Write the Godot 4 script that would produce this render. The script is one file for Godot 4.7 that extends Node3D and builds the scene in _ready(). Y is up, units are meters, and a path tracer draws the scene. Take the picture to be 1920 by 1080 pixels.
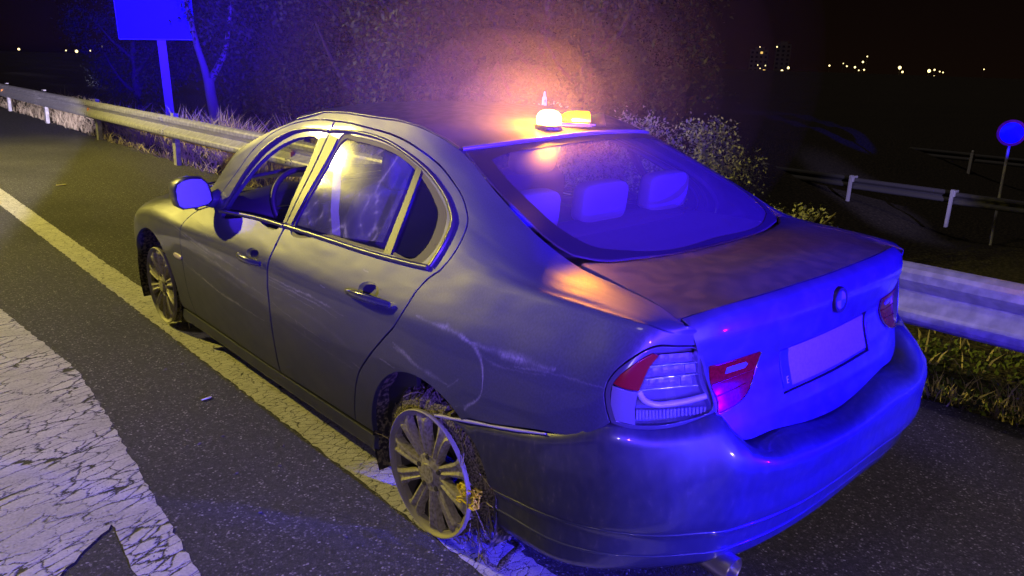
extends Node3D
# A grey saloon on the hard shoulder at night: road at y = 0, x to the right, -z ahead; the car is modelled in its own axes.
var M := {}
var rng := RandomNumberGenerator.new()
var used := {}

func _ready() -> void:
	rng.seed = 7
	var cam := Camera3D.new()
	cam.name = "camera"
	cam.transform = Transform3D(Basis(Vector3(.74572, .04258, .66490), Vector3(.14842, .96226, -.22809), Vector3(-.64952, .26878, .71126)), Vector3(-2.33311, 1.58275, 3.32592))
	cam.fov = 40.424
	cam.near = .05
	cam.far = 1500.0
	add_child(cam)
	var sky := ProceduralSkyMaterial.new()
	sky.sky_top_color = Color(.10, .07, .10)
	sky.sky_horizon_color = Color(.20, .13, .09)
	sky.ground_bottom_color = Color(.03, .03, .04)
	sky.ground_horizon_color = Color(.12, .09, .08)
	sky.sky_curve = .12
	var env := Environment.new()
	env.background_mode = Environment.BG_SKY
	env.sky = Sky.new()
	env.sky.sky_material = sky
	env.background_energy_multiplier = 0.14
	env.tonemap_mode = Environment.TONE_MAPPER_LINEAR
	env.tonemap_exposure = 1.0
	env.volumetric_fog_enabled = true
	env.volumetric_fog_density = 0.0
	env.sdfgi_enabled = true
	env.ssao_enabled = true
	env.ssil_enabled = true
	var we := WorldEnvironment.new()
	we.name = "environment"
	we.environment = env
	add_child(we)
	# the light of the night sky, the sodium lamp up the road, and the blue lamps of the patrol car behind
	var moon := DirectionalLight3D.new()
	moon.name = "moonlight"
	moon.light_energy = 0.07
	moon.light_color = Color(1.0, .92, .86)
	moon.light_angular_distance = 10.0
	moon.rotation_degrees = Vector3(-58, -100, 0)
	moon.shadow_enabled = true
	moon.sky_mode = DirectionalLight3D.SKY_MODE_LIGHT_ONLY
	add_child(moon)
	beam("sodium_lamp", Vector3(-5.5, 6.0, -12.0), Vector3(-.3, 0, -2.9), 66.0, 160.0, Color(1.0, .92, .40), .09, .75)
	beam("blue_lamp", Vector3(2.6, 1.05, 8.6), Vector3(.12, .70, 2.2), 7.6, 950.0, Color(.06, .0, 1.0), .1, .4)
	beam("blue_lamp", Vector3(-.95, 1.4, 7.6), Vector3(-2.6, 0, 3.0), 30.0, 170.0, Color(.34, .28, 1.0), .06, .9)
	beam("blue_lamp", Vector3(-1.9, 1.3, 8.2), Vector3(-.86, 1.0, -.5), 3.2, 90.0, Color(.10, .02, 1.0), .06)
	beam("head_lamp", Vector3(-3.2, 1.2, 4.4), Vector3(-.75, .25, 2.0), 24.0, 2.0, Color(.88, .80, 1.0), .08, .8)
	beam("head_lamp", Vector3(.9, 2.6, 5.3), Vector3(.8, 0, 3.0), 19.5, 4.5, Color(1.0, .90, .95), .1, .5)
	beam("blue_lamp", Vector3(-1.9, 1.3, 8.2), Vector3(1.6, .5, 1.8), 5.5, 130.0, Color(.26, .16, 1.0), .06, .9)
	beam("head_lamp", Vector3(7.0, 1.6, 9.0), Vector3(18.9, -1.2, -5.0), 4.5, 220.0, Color(.72, .66, 1.0), .06, .8)
	beam("head_lamp", Vector3(-4.6, .9, 7.9), Vector3(1.5, .2, -17.0), 3.2, 1400.0, Color(.9, .84, 1.0), .08)
	beam("blue_lamp", Vector3(-4.0, 1.9, 7.7), Vector3(4.9, 2.6, -18.0), 6.5, 2200.0, Color(.10, .02, 1.0), .06, .9)
	beam("blue_lamp", Vector3(-4.0, 2.2, 7.8), Vector3(6.8, 2.7, -10.5), 17.0, 650.0, Color(.30, .14, 1.0), .06, .9)
	beam("blue_lamp", Vector3(7.0, 1.6, 9.0), Vector3(19.3, .75, -2.85), 2.4, 700.0, Color(.10, .02, 1.0), .06)
	materials()
	build_ground()
	build_markings()
	build_guard_rail()
	build_far_rails()
	build_vegetation()
	build_signs()
	build_town()
	build_car()
	build_roof_lamps()
	build_litter()

func beam(called: String, at: Vector3, to: Vector3, half: float, energy: float, color: Color, size: float, soft := .3) -> void:
	var s := SpotLight3D.new()
	s.name = called
	s.light_color = color
	s.light_energy = energy
	s.light_size = size
	s.spot_range = 120.0
	s.spot_attenuation = 2.0
	s.spot_angle = half
	s.spot_angle_attenuation = soft
	s.shadow_enabled = true
	add_child(s, true)
	s.look_at_from_position(at, to)

# ---------------------------------------------------------------- helpers
func numbered(called: String) -> String:
	var n: int = used.get(called, 0)
	used[called] = n + 1
	return called if n == 0 else "%s_%03d" % [called, n]
func tag(o: Node, label: String, category: String, group := "") -> Node:
	o.set_meta("label", label)
	o.set_meta("category", category)
	if group: o.set_meta("group", group)
	return o
func thing(called: String, label: String, category: String, at := Vector3.ZERO, group := "") -> Node3D:
	var o := Node3D.new()
	o.name = numbered(called)
	o.position = at
	add_child(o)
	tag(o, label, category, group)
	return o
func obj(called: String, mesh: Mesh, mat: Material, parent: Node = null) -> MeshInstance3D:
	var o := MeshInstance3D.new()
	o.mesh = mesh
	o.material_override = mat
	o.cast_shadow = GeometryInstance3D.SHADOW_CASTING_SETTING_ON
	if parent == null:
		o.name = numbered(called)
		add_child(o)
	else:
		o.name = called
		parent.add_child(o, true)
	return o
func structure(called: String, mesh: Mesh, mat: Material) -> MeshInstance3D:
	var o := obj(called, mesh, mat)
	o.set_meta("kind", "structure")
	return o
func stuff(o: Node) -> Node:
	o.set_meta("kind", "stuff")
	return o
func begin() -> SurfaceTool:
	var st := SurfaceTool.new()
	st.begin(Mesh.PRIMITIVE_TRIANGLES)
	return st
func tri(st: SurfaceTool, a: Vector3, b: Vector3, c: Vector3, na: Vector3, nb: Vector3, nc: Vector3, ua := Vector2.ZERO, ub := Vector2.ZERO, uc := Vector2.ZERO) -> void:
	# front faces run clockwise
	if (c - a).cross(b - a).dot(na + nb + nc) < 0.0:
		var t := b
		b = c
		c = t
		t = nb
		nb = nc
		nc = t
		var u := ub
		ub = uc
		uc = u
	st.set_normal(na)
	st.set_uv(ua)
	st.add_vertex(a)
	st.set_normal(nb)
	st.set_uv(ub)
	st.add_vertex(b)
	st.set_normal(nc)
	st.set_uv(uc)
	st.add_vertex(c)
func flat_quad(st: SurfaceTool, a: Vector3, b: Vector3, c: Vector3, d: Vector3, out := Vector3.ZERO) -> void:
	var n := (c - a).cross(d - b).normalized()
	if out != Vector3.ZERO and n.dot(out) < 0: n = -n
	tri(st, a, b, c, n, n, n, Vector2(0, 0), Vector2(1, 0), Vector2(1, 1))
	tri(st, a, c, d, n, n, n, Vector2(0, 0), Vector2(1, 1), Vector2(0, 1))
# a box with chamfered edges
func box_to(st: SurfaceTool, t: Transform3D, size: Vector3, r := .004) -> void:
	var h := size * .5
	r = minf(r, minf(h.x, minf(h.y, h.z)) * .9)
	for ax in 3:
		for sg in [-1.0, 1.0]:
			var u := (ax + 1) % 3
			var w := (ax + 2) % 3
			var c := []
			for q in [[-1, -1], [1, -1], [1, 1], [-1, 1]]:
				var p := Vector3.ZERO
				p[ax] = sg * h[ax]
				p[u] = q[0] * (h[u] - r)
				p[w] = q[1] * (h[w] - r)
				c.append(t * p)
			var out := Vector3.ZERO
			out[ax] = sg
			flat_quad(st, c[0], c[1], c[2], c[3], t.basis * out)
	for ax in 3:
		var u := (ax + 1) % 3
		var w := (ax + 2) % 3
		for su in [-1.0, 1.0]:
			for sw in [-1.0, 1.0]:
				var c := []
				for q in [[-1, 0], [1, 0], [1, 1], [-1, 1]]:
					var p := Vector3.ZERO
					p[ax] = q[0] * (h[ax] - r)
					p[u] = su * (h[u] - (r if q[1] else 0.0))
					p[w] = sw * (h[w] - (0.0 if q[1] else r))
					c.append(t * p)
				var out := Vector3.ZERO
				out[u] = su
				out[w] = sw
				flat_quad(st, c[0], c[1], c[2], c[3], t.basis * out)
	for sx in [-1.0, 1.0]:
		for sy in [-1.0, 1.0]:
			for sz in [-1.0, 1.0]:
				var s := Vector3(sx, sy, sz)
				var n := (t.basis * s).normalized()
				tri(st, t * (s * (h - Vector3(0, r, r))), t * (s * (h - Vector3(r, 0, r))), t * (s * (h - Vector3(r, r, 0))), n, n, n)
func box(size: Vector3, at := Vector3.ZERO, r := .004) -> ArrayMesh:
	var st := begin()
	box_to(st, Transform3D(Basis(), at), size, r)
	return st.commit()
# a tube along a path, radius per point, closed ends
func tube_to(st: SurfaceTool, path: Array, radii: Array, sides := 8, flat := 1.0, up := Vector3.UP) -> void:
	var rings := []
	var norms := []
	var n := path.size()
	for i in n:
		var d: Vector3 = (path[mini(i + 1, n - 1)] - path[maxi(i - 1, 0)]).normalized()
		var a := up.cross(d)
		if a.length() < .05: a = Vector3.RIGHT.cross(d)
		a = a.normalized()
		var b := d.cross(a)
		var ring := []
		var nr := []
		for k in sides:
			var w := TAU * k / sides
			ring.append(path[i] + (a * cos(w) + b * sin(w) * flat) * radii[mini(i, radii.size() - 1)])
			nr.append((a * cos(w) * flat + b * sin(w)).normalized())
		rings.append(ring)
		norms.append(nr)
	for i in n - 1:
		for k in sides:
			var m := (k + 1) % sides
			tri(st, rings[i][k], rings[i + 1][k], rings[i + 1][m], norms[i][k], norms[i + 1][k], norms[i + 1][m])
			tri(st, rings[i][k], rings[i + 1][m], rings[i][m], norms[i][k], norms[i + 1][m], norms[i][m])
	for e in [0, n - 1]:
		var d: Vector3 = (path[0] - path[1]).normalized() if e == 0 else (path[n - 1] - path[n - 2]).normalized()
		for k in range(1, sides - 1):
			tri(st, rings[e][0], rings[e][k], rings[e][k + 1], d, d, d)
func tube(path: Array, radii: Array, sides := 8, flat := 1.0, up := Vector3.UP) -> ArrayMesh:
	var st := begin()
	tube_to(st, path, radii, sides, flat, up)
	return st.commit()
# a profile of (radius, along) turned round an axis
func lathe_to(st: SurfaceTool, prof: Array, t := Transform3D.IDENTITY, seg := 40) -> void:
	# local axis: y
	var n := prof.size()
	for i in n - 1:
		var a: Vector2 = prof[i]
		var b: Vector2 = prof[i + 1]
		if a.distance_to(b) < 1e-6: continue
		var fn := Vector2(b.y - a.y, a.x - b.x).normalized()
		var nn := [fn, fn]
		for e in 2:
			var j := i - 1 if e == 0 else i + 1
			if j < 0 or j >= n - 1: continue
			var c: Vector2 = prof[j]
			var d: Vector2 = prof[j + 1]
			var f2 := Vector2(d.y - c.y, c.x - d.x).normalized()
			if f2.dot(fn) > .7: nn[e] = (fn + f2).normalized()
		for k in seg:
			var w0 := TAU * k / seg
			var w1 := TAU * (k + 1) / seg
			var f := func(p: Vector2, w: float) -> Vector3: return Vector3(p.x * cos(w), p.y, p.x * sin(w))
			var B := t.basis
			var n00: Vector3 = B * f.call(nn[0], w0)
			var n01: Vector3 = B * f.call(nn[0], w1)
			var n10: Vector3 = B * f.call(nn[1], w0)
			var n11: Vector3 = B * f.call(nn[1], w1)
			var p00: Vector3 = t * f.call(a, w0)
			var p01: Vector3 = t * f.call(a, w1)
			var p10: Vector3 = t * f.call(b, w0)
			var p11: Vector3 = t * f.call(b, w1)
			if a.x > 1e-5: tri(st, p00, p01, p11, n00, n01, n11)
			if b.x > 1e-5: tri(st, p00, p11, p10, n00, n11, n10)
func lathe(prof: Array, t := Transform3D.IDENTITY, seg := 40) -> ArrayMesh:
	var st := begin()
	lathe_to(st, prof, t, seg)
	return st.commit()
# a smooth plane curve through points (flat list of pairs)
func curve(a: Array, step := .02) -> Array:
	var p := []
	for k in range(0, a.size(), 2): p.append(Vector2(a[k], a[k + 1]))
	var r := []
	for i in p.size() - 1:
		var p0: Vector2 = p[maxi(i - 1, 0)]
		var p3: Vector2 = p[mini(i + 2, p.size() - 1)]
		var n := maxi(1, int(ceil(p[i].distance_to(p[i + 1]) / step)))
		for k in n: r.append(p[i].cubic_interpolate_in_time(p[i + 1], p0, p3, float(k) / n, p[i].distance_to(p[i + 1]) + 1e-4, -p0.distance_to(p[i]) - 1e-4, (p[i].distance_to(p[i + 1]) + p[i + 1].distance_to(p3) + 2e-4)))
	r.append(p[-1])
	return r
func arc(c: Vector2, r: float, a0: float, a1: float, n := 28) -> Array:
	var o := []
	for k in n + 1:
		var w := deg_to_rad(lerpf(a0, a1, float(k) / n))
		o.append(c + Vector2(cos(w), sin(w)) * r)
	return o
func dense(poly: Array, step: float) -> PackedVector2Array:
	var r := PackedVector2Array()
	for i in poly.size():
		var a: Vector2 = poly[i]
		var b: Vector2 = poly[(i + 1) % poly.size()]
		if a.distance_to(b) < 1e-5: continue
		var n := maxi(1, int(ceil(a.distance_to(b) / step)))
		for k in n: r.append(a.lerp(b, float(k) / n))
	return r
func near_edge(p: Vector2, loops: Array, d: float) -> bool:
	for l in loops:
		for q in l:
			if absf(q.x - p.x) < d and absf(q.y - p.y) < d and q.distance_to(p) < d: return true
	return false
func within(p: Vector2, loops: Array) -> bool:
	if not Geometry2D.is_point_in_polygon(p, loops[0]): return false
	for k in range(1, loops.size()):
		if Geometry2D.is_point_in_polygon(p, loops[k]): return false
	return true
# one sheet-metal panel or pane: the outline (and holes) in the net's own coordinates
func panel_to(st: SurfaceTool, net: Dictionary, outline: Array, o := {}) -> void:
	var step: float = o.get("step", .022)
	var gap: float = o.get("gap", .0042)
	var lift: float = o.get("lift", 0.0)
	var deep: float = o.get("deep", .02)
	var flip: float = -1.0 if o.get("mirror", false) else 1.0
	var loops := []
	var first := PackedVector2Array(outline)
	if Geometry2D.is_polygon_clockwise(first): first.reverse()
	if gap != 0.0:
		var best := PackedVector2Array()
		for l in Geometry2D.offset_polygon(first, -gap):
			if l.size() > best.size(): best = l
		first = best
	loops.append(dense(Array(first), step))
	for h in o.get("holes", []):
		var hh := PackedVector2Array(h)
		if not Geometry2D.is_polygon_clockwise(hh): hh.reverse()
		loops.append(dense(Array(hh), step))
	var pts := PackedVector2Array()
	for l in loops: pts.append_array(l)
	var lo := Vector2(1e9, 1e9)
	var hi := -lo
	for p in loops[0]:
		lo = lo.min(p)
		hi = hi.max(p)
	var g: float = o.get("grid", .045)
	var j := 0
	var y := lo.y + g * .5
	while y < hi.y:
		var x := lo.x + g * (.25 if j % 2 else .75)
		while x < hi.x:
			var q := Vector2(x, y)
			if within(q, loops) and not near_edge(q, loops, g * .45): pts.append(q)
			x += g
		y += g * .87
		j += 1
	var P := []
	var N := []
	for q in pts:
		var n := surf_normal(net, q.x, q.y)
		var p := surf(net, q.x, q.y) + n * lift
		P.append(Vector3(p.x * flip, p.y, p.z))
		N.append(Vector3(n.x * flip, n.y, n.z))
	var uv0: Vector2 = o.get("uv0", Vector2(-2.2, 0.1))
	var uvs: Vector2 = o.get("uvs", Vector2(4.8, 1.4))
	var t := Geometry2D.triangulate_delaunay(pts)
	for k in range(0, t.size(), 3):
		var a := t[k]
		var b := t[k + 1]
		var c := t[k + 2]
		if not within((pts[a] + pts[b] + pts[c]) / 3.0, loops): continue
		tri(st, P[a], P[b], P[c], N[a], N[b], N[c], (pts[a] - uv0) / uvs, (pts[b] - uv0) / uvs, (pts[c] - uv0) / uvs)
	if deep <= 0.0: return
	var at := 0
	for l in loops:
		var m: int = l.size()
		var R := []
		for i in m:
			var prev: Vector3 = P[at + (i + m - 1) % m]
			var next: Vector3 = P[at + (i + 1) % m]
			var n: Vector3 = N[at + i]
			# the outline runs counter-clockwise and holes clockwise, so outward is along-the-edge x normal
			var out := ((next - prev).cross(n) * flip).normalized()
			R.append([P[at + i], n, P[at + i] + out * .0012 - n * .0018, (out + n).normalized(), P[at + i] + out * .0012 - n * deep, out])
		for i in m:
			var a: Array = R[i]
			var b: Array = R[(i + 1) % m]
			var u: Vector2 = (l[i] - uv0) / uvs
			tri(st, a[0], a[2], b[2], a[1], a[3], b[3], u, u, u)
			tri(st, a[0], b[2], b[0], a[1], b[3], b[1], u, u, u)
			tri(st, a[2], a[4], b[4], a[5], a[5], b[5], u, u, u)
			tri(st, a[2], b[4], b[2], a[5], b[5], b[5], u, u, u)
		at += m
func panel(net: Dictionary, outline: Array, o := {}) -> ArrayMesh:
	var st := begin()
	panel_to(st, net, outline, o)
	return st.commit()
# the whole net as a sheet
func sheet_to(st: SurfaceTool, net: Dictionary, nu: int, nv: int, lift := 0.0) -> void:
	var us: Array = net.u
	var vs: Array = net.v
	var P := []
	for i in nu + 1:
		var row := []
		for j in nv + 1:
			var u := lerpf(us[0], us[-1], float(i) / nu)
			var v := lerpf(vs[0], vs[-1], float(j) / nv)
			var n := surf_normal(net, u, v)
			row.append([surf(net, u, v) + n * lift, n, Vector2(float(i) / nu, float(j) / nv)])
		P.append(row)
	for i in nu:
		for j in nv:
			var a: Array = P[i][j]
			var b: Array = P[i + 1][j]
			var c: Array = P[i + 1][j + 1]
			var d: Array = P[i][j + 1]
			tri(st, a[0], b[0], c[0], a[1], b[1], c[1], a[2], b[2], c[2])
			tri(st, a[0], c[0], d[0], a[1], c[1], d[1], a[2], c[2], d[2])
func on_net(net: Dictionary, pts: Array, lift: float, flip := 1.0) -> Array:
	var r := []
	for q in pts:
		var p := surf(net, q.x, q.y) + surf_normal(net, q.x, q.y) * lift
		r.append(Vector3(p.x * flip, p.y, p.z))
	return r
# a full-width net from the left half (column by column, middle last)
func both_sides(net: Dictionary) -> Dictionary:
	var us: Array = net.u.duplicate()
	var ps: Array = net.p.duplicate()
	var last: float = us[-1]
	for k in range(net.u.size() - 2, -1, -1):
		us.append(2 * last - net.u[k])
		var col := []
		for p in net.p[k]: col.append(Vector3(-p.x, p.y, p.z))
		ps.append(col)
	return {"u": us, "v": net.v, "p": ps, "side": net.side}
# ---- surfaces: a net of control points, smooth through all of them
const ROW := [.14, .18, .28, .44, .60, .72, .80, .84, .88, .945, 1.03, 1.17, 1.28, 1.35, 1.41]
func hermite(ts: Array, ps: Array, t: float) -> Vector3:
	var n := ts.size()
	var i := 0
	while i < n - 2 and t > ts[i + 1]: i += 1
	var t0: float = ts[i]
	var t1: float = ts[i + 1]
	var h := t1 - t0
	var p0: Vector3 = ps[i]
	var p1: Vector3 = ps[i + 1]
	var d := (p1 - p0) / h
	var m0 := d
	var m1 := d
	if i > 0:
		var hp: float = t0 - ts[i - 1]
		m0 = ((p0 - ps[i - 1]) / hp * h + d * hp) / (h + hp)
	if i < n - 2:
		var hn: float = ts[i + 2] - t1
		m1 = ((ps[i + 2] - p1) / hn * h + d * hn) / (h + hn)
	var s := (t - t0) / h
	if s > 1.0: return p1 + m1 * (t - t1)
	if s < 0.0: return p0 + m0 * (t - t0)
	var s2 := s * s
	var s3 := s2 * s
	return p0 * (2 * s3 - 3 * s2 + 1) + m0 * h * (s3 - 2 * s2 + s) + p1 * (3 * s2 - 2 * s3) + m1 * h * (s3 - s2)
func surf(net: Dictionary, u: float, v: float) -> Vector3:
	var us: Array = net.u
	var n := us.size()
	var i := 0
	while i < n - 2 and u > us[i + 1]: i += 1
	var a := maxi(i - 1, 0)
	var b := mini(i + 2, n - 1)
	var ts := []
	var ps := []
	for k in range(a, b + 1):
		ts.append(us[k])
		ps.append(hermite(net.v, net.p[k], v))
	return hermite(ts, ps, u)
func surf_normal(net: Dictionary, u: float, v: float) -> Vector3:
	var e := .004
	var n := (surf(net, u + e, v) - surf(net, u - e, v)).cross(surf(net, u, v + e) - surf(net, u, v - e))
	return n.normalized() * float(net.side)
# ---- the saloon's left side, from the nose round to the boot lamp (x to the right, y up, z to the rear, metres)
func side_section(z: float, low: float, belt_x: float, belt_y: float, top: Array) -> Array:
	# the flank from the sill to the belt, then the five points of TOP
	var w := [.76, .84, .868, .886, .893, .892, .880, .860, .836]
	var r := []
	for k in 9:
		var f: float = clampf((ROW[k] - .72) / (.945 - .72), 0, 1)
		var y: float = ROW[k] + f * (belt_y - .945)
		var x: float = w[k] * lerpf(low / .893, belt_x / .795, f)
		r.append(Vector3(-x, y, z))
	r.append(Vector3(-belt_x, belt_y, z))
	for p in top: r.append(Vector3(-p[0], p[1], z))
	return r
func points(a: Array) -> Array:
	var r := []
	for k in range(0, a.size(), 3): r.append(Vector3(a[k], a[k + 1], a[k + 2]))
	return r
func body_net() -> Dictionary:
	var us := []
	var ps := []
	var add := func(u, p):
		us.append(u)
		ps.append(p)
	add.call(-2.62, points([0,.14,-2.02, 0,.18,-2.08, 0,.28,-2.12, 0,.44,-2.14, 0,.52,-2.13, 0,.58,-2.10, 0,.63,-2.06, 0,.65,-2.03, 0,.665,-2.0, 0,.68,-1.97, 0,.69,-1.94, 0,.70,-1.90, 0,.71,-1.86, 0,.72,-1.83, 0,.73,-1.8]))
	add.call(-2.35, points([-.36,.14,-1.98, -.38,.18,-2.04, -.4,.28,-2.08, -.42,.44,-2.10, -.42,.52,-2.09, -.42,.58,-2.06, -.42,.63,-2.02, -.42,.65,-1.99, -.41,.665,-1.96, -.40,.68,-1.93, -.39,.69,-1.90, -.38,.70,-1.87, -.37,.71,-1.83, -.36,.72,-1.8, -.35,.73,-1.77]))
	add.call(-2.05, points([-.62,.14,-1.88, -.66,.18,-1.92, -.69,.28,-1.95, -.70,.44,-1.97, -.71,.55,-1.95, -.70,.61,-1.92, -.69,.65,-1.89, -.68,.67,-1.87, -.665,.685,-1.85, -.64,.70,-1.83, -.62,.71,-1.81, -.60,.72,-1.79, -.58,.73,-1.77, -.56,.737,-1.75, -.54,.742,-1.73]))
	add.call(-1.75, points([-.74,.14,-1.75, -.80,.18,-1.75, -.83,.28,-1.75, -.85,.44,-1.75, -.86,.57,-1.75, -.85,.66,-1.75, -.832,.70,-1.75, -.815,.72,-1.75, -.795,.735,-1.75, -.765,.752,-1.75, -.735,.765,-1.75, -.70,.775,-1.75, -.67,.782,-1.75, -.64,.787,-1.75, -.62,.79,-1.75]))
	add.call(-1.38, points([-.76,.14,-1.38, -.84,.18,-1.38, -.868,.28,-1.38, -.886,.44,-1.38, -.895,.60,-1.38, -.888,.71,-1.38, -.872,.765,-1.38, -.855,.79,-1.38, -.832,.81,-1.38, -.80,.83,-1.38, -.77,.843,-1.38, -.735,.853,-1.38, -.705,.86,-1.38, -.68,.864,-1.38, -.66,.867,-1.38]))
	add.call(-.95, side_section(-.95, .886, .785, .868, [[.75,.895],[.725,.91],[.70,.92],[.68,.926],[.66,.93]]))
	add.call(-.5, side_section(-.5, .888, .790, .902, [[.763,.97],[.728,1.06],[.703,1.125],[.687,1.165],[.67,1.195]]))
	add.call(0.0, side_section(0.0, .893, .795, .938, [[.742,1.03],[.653,1.17],[.588,1.28],[.552,1.345],[.522,1.392]]))
	add.call(.5, side_section(.5, .893, .795, .945, [[.742,1.03],[.653,1.17],[.588,1.28],[.545,1.36],[.515,1.415]]))
	add.call(.85, side_section(.85, .893, .797, .948, [[.745,1.03],[.656,1.17],[.592,1.275],[.548,1.345],[.515,1.40]]))
	add.call(1.1, side_section(1.1, .895, .797, .956, [[.748,1.03],[.664,1.155],[.600,1.245],[.555,1.30],[.52,1.335]]))
	add.call(1.38, side_section(1.38, .902, .795, .972, [[.752,1.035],[.685,1.115],[.638,1.165],[.605,1.195],[.58,1.217]]))
	add.call(1.6, side_section(1.6, .893, .787, .983, [[.752,1.022],[.70,1.066],[.66,1.093],[.632,1.11],[.608,1.122]]))
	add.call(1.75, side_section(1.75, .882, .778, .988, [[.75,1.012],[.705,1.034],[.665,1.046],[.632,1.054],[.597,1.06]]))
	add.call(1.95, side_section(1.95, .866, .767, .99, [[.742,1.008],[.705,1.022],[.67,1.03],[.64,1.034],[.612,1.036]]))
	add.call(2.10, points([-.76,.14,2.05, -.80,.18,2.065, -.815,.28,2.08, -.822,.44,2.087, -.83,.60,2.09, -.83,.72,2.095, -.828,.80,2.10, -.822,.84,2.105, -.81,.885,2.11, -.75,.985,2.125, -.73,1.0,2.125, -.703,1.01,2.12, -.68,1.016,2.115, -.66,1.02,2.11, -.632,1.022,2.10]))
	add.call(2.27, points([-.62,.14,2.12, -.66,.18,2.15, -.69,.28,2.18, -.715,.44,2.20, -.725,.60,2.19, -.735,.72,2.18, -.735,.80,2.175, -.732,.84,2.175, -.725,.89,2.178, -.695,.965,2.195, -.685,.98,2.20, -.675,.99,2.205, -.667,.995,2.207, -.66,.998,2.209, -.648,1.0,2.21]))
	add.call(2.47, points([-.50,.14,2.2, -.52,.18,2.22, -.55,.28,2.25, -.56,.44,2.28, -.565,.60,2.275, -.57,.72,2.268, -.57,.80,2.262, -.57,.84,2.258, -.57,.89,2.253, -.565,.95,2.245, -.56,.97,2.24, -.56,.985,2.235, -.56,.995,2.23, -.56,1.0,2.228, -.56,1.005,2.225]))
	return {"u": us, "v": ROW, "p": ps, "side": 1.0}
const BUMPER_ROW := [0.0, .05, .12, .20, .215, .31, .39, .45, .48]
func bumper_net() -> Dictionary:
	var us := [1.42, 1.6, 1.75, 1.95, 2.10, 2.27, 2.40, 2.48, 2.56, 2.76, 3.03]
	var ps := [
		points([-.78,.19,1.42, -.845,.205,1.42, -.868,.28,1.42, -.880,.345,1.42, -.884,.352,1.42, -.89,.42,1.42, -.893,.48,1.42, -.893,.525,1.42, -.87,.527,1.42]),
		points([-.78,.195,1.6, -.845,.212,1.6, -.866,.285,1.6, -.874,.35,1.6, -.879,.36,1.6, -.887,.43,1.6, -.888,.50,1.6, -.887,.568,1.6, -.862,.572,1.6]),
		points([-.78,.20,1.75, -.845,.218,1.75, -.862,.29,1.75, -.866,.357,1.75, -.872,.368,1.75, -.881,.45,1.75, -.883,.53,1.75, -.881,.602,1.75, -.855,.605,1.75]),
		points([-.77,.205,1.94, -.838,.23,1.95, -.852,.295,1.95, -.856,.375,1.95, -.862,.387,1.95, -.870,.48,1.95, -.870,.57,1.95, -.866,.656,1.95, -.84,.66,1.945]),
		points([-.72,.205,2.04, -.782,.235,2.06, -.803,.30,2.075, -.812,.385,2.083, -.819,.398,2.089, -.83,.50,2.095, -.832,.61,2.095, -.829,.718,2.093, -.805,.724,2.075]),
		points([-.62,.205,2.11, -.67,.238,2.155, -.695,.30,2.188, -.708,.385,2.208, -.714,.398,2.217, -.728,.50,2.226, -.731,.61,2.215, -.725,.708,2.188, -.70,.712,2.165]),
		points([-.53,.21,2.16, -.58,.239,2.215, -.605,.30,2.25, -.616,.384,2.272, -.62,.397,2.281, -.628,.50,2.296, -.628,.62,2.290, -.622,.722,2.242, -.60,.726,2.215]),
		points([-.48,.21,2.19, -.52,.24,2.255, -.54,.30,2.29, -.548,.382,2.313, -.55,.395,2.323, -.556,.50,2.340, -.562,.635,2.335, -.556,.735,2.268, -.54,.74,2.24]),
		points([-.41,.21,2.21, -.45,.24,2.28, -.46,.30,2.313, -.466,.381,2.336, -.468,.394,2.347, -.470,.495,2.368, -.475,.612,2.376, -.495,.652,2.312, -.49,.655,2.27]),
		points([-.26,.21,2.24, -.28,.24,2.31, -.28,.30,2.344, -.28,.378,2.368, -.28,.391,2.379, -.28,.49,2.400, -.28,.587,2.401, -.29,.627,2.338, -.29,.630,2.29]),
		points([0,.21,2.26, 0,.24,2.325, 0,.30,2.352, 0,.375,2.376, 0,.388,2.388, 0,.49,2.407, 0,.572,2.407, 0,.592,2.348, 0,.594,2.30])]
	return {"u": us, "v": BUMPER_ROW, "p": ps, "side": 1.0}
# ---------------------------------------------------------------- the saloon
const LID_ROW := [.60, .66, .735, .843, .90, .955, .99, 1.018, 1.032]
func lid_net() -> Dictionary:
	var us := [-.65, -.58, -.50, -.38, -.2, 0.0]
	var drop := [-.03, -.012, -.004, -.002, 0.0, 0.0]
	var back := [-.082, -.052, -.033, -.017, -.006, 0.0]
	var zs := [2.337, 2.330, 2.309, 2.283, 2.294, 2.303, 2.296, 2.282, 2.258]
	var ps := []
	for k in 6:
		var r := []
		for j in 9:
			var y: float = LID_ROW[j] + drop[k] * clampf((LID_ROW[j] - .9) / .13, 0, 1)
			r.append(Vector3(us[k], y, zs[j] + back[k]))
		ps.append(r)
	return both_sides({"u": us, "v": LID_ROW, "p": ps, "side": 1.0})
func deck_net() -> Dictionary:
	# from the lip forward to the glass
	var us := [-.65, -.55, -.40, -.2, 0.0]
	var ps := []
	var lipz := [2.172, 2.218, 2.238, 2.253, 2.258]
	var lipy := [1.002, 1.022, 1.029, 1.032, 1.032]
	var side_x := [.65, .628, .607, .588]
	var z_edge := [2.172, 2.08, 1.95, 1.73]
	var y_edge := [1.002, 1.024, 1.036, 1.060]
	for k in 5:
		var f: float = us[k] / -.65
		var z0: float = [1.735, 1.80, 1.852, 1.878, 1.885][k]
		var r := [Vector3(us[k], lipy[k], lipz[k])]
		for j in range(1, 4):
			var t: float = j / 3.0
			var z: float = lerpf(lipz[k], z0, t)
			var y: float = lerpf(lipy[k] + .028 * (1 - f * f) * sin(t * PI * .75), 1.056, t * t)
			if f > .99: y = y_edge[j]
			r.append(Vector3(-side_x[j] * f, y, z if f < .99 else z_edge[j]))
		ps.append(r)
	return both_sides({"u": us, "v": [0.0, .16, .32, .5], "p": ps, "side": 1.0})
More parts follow.
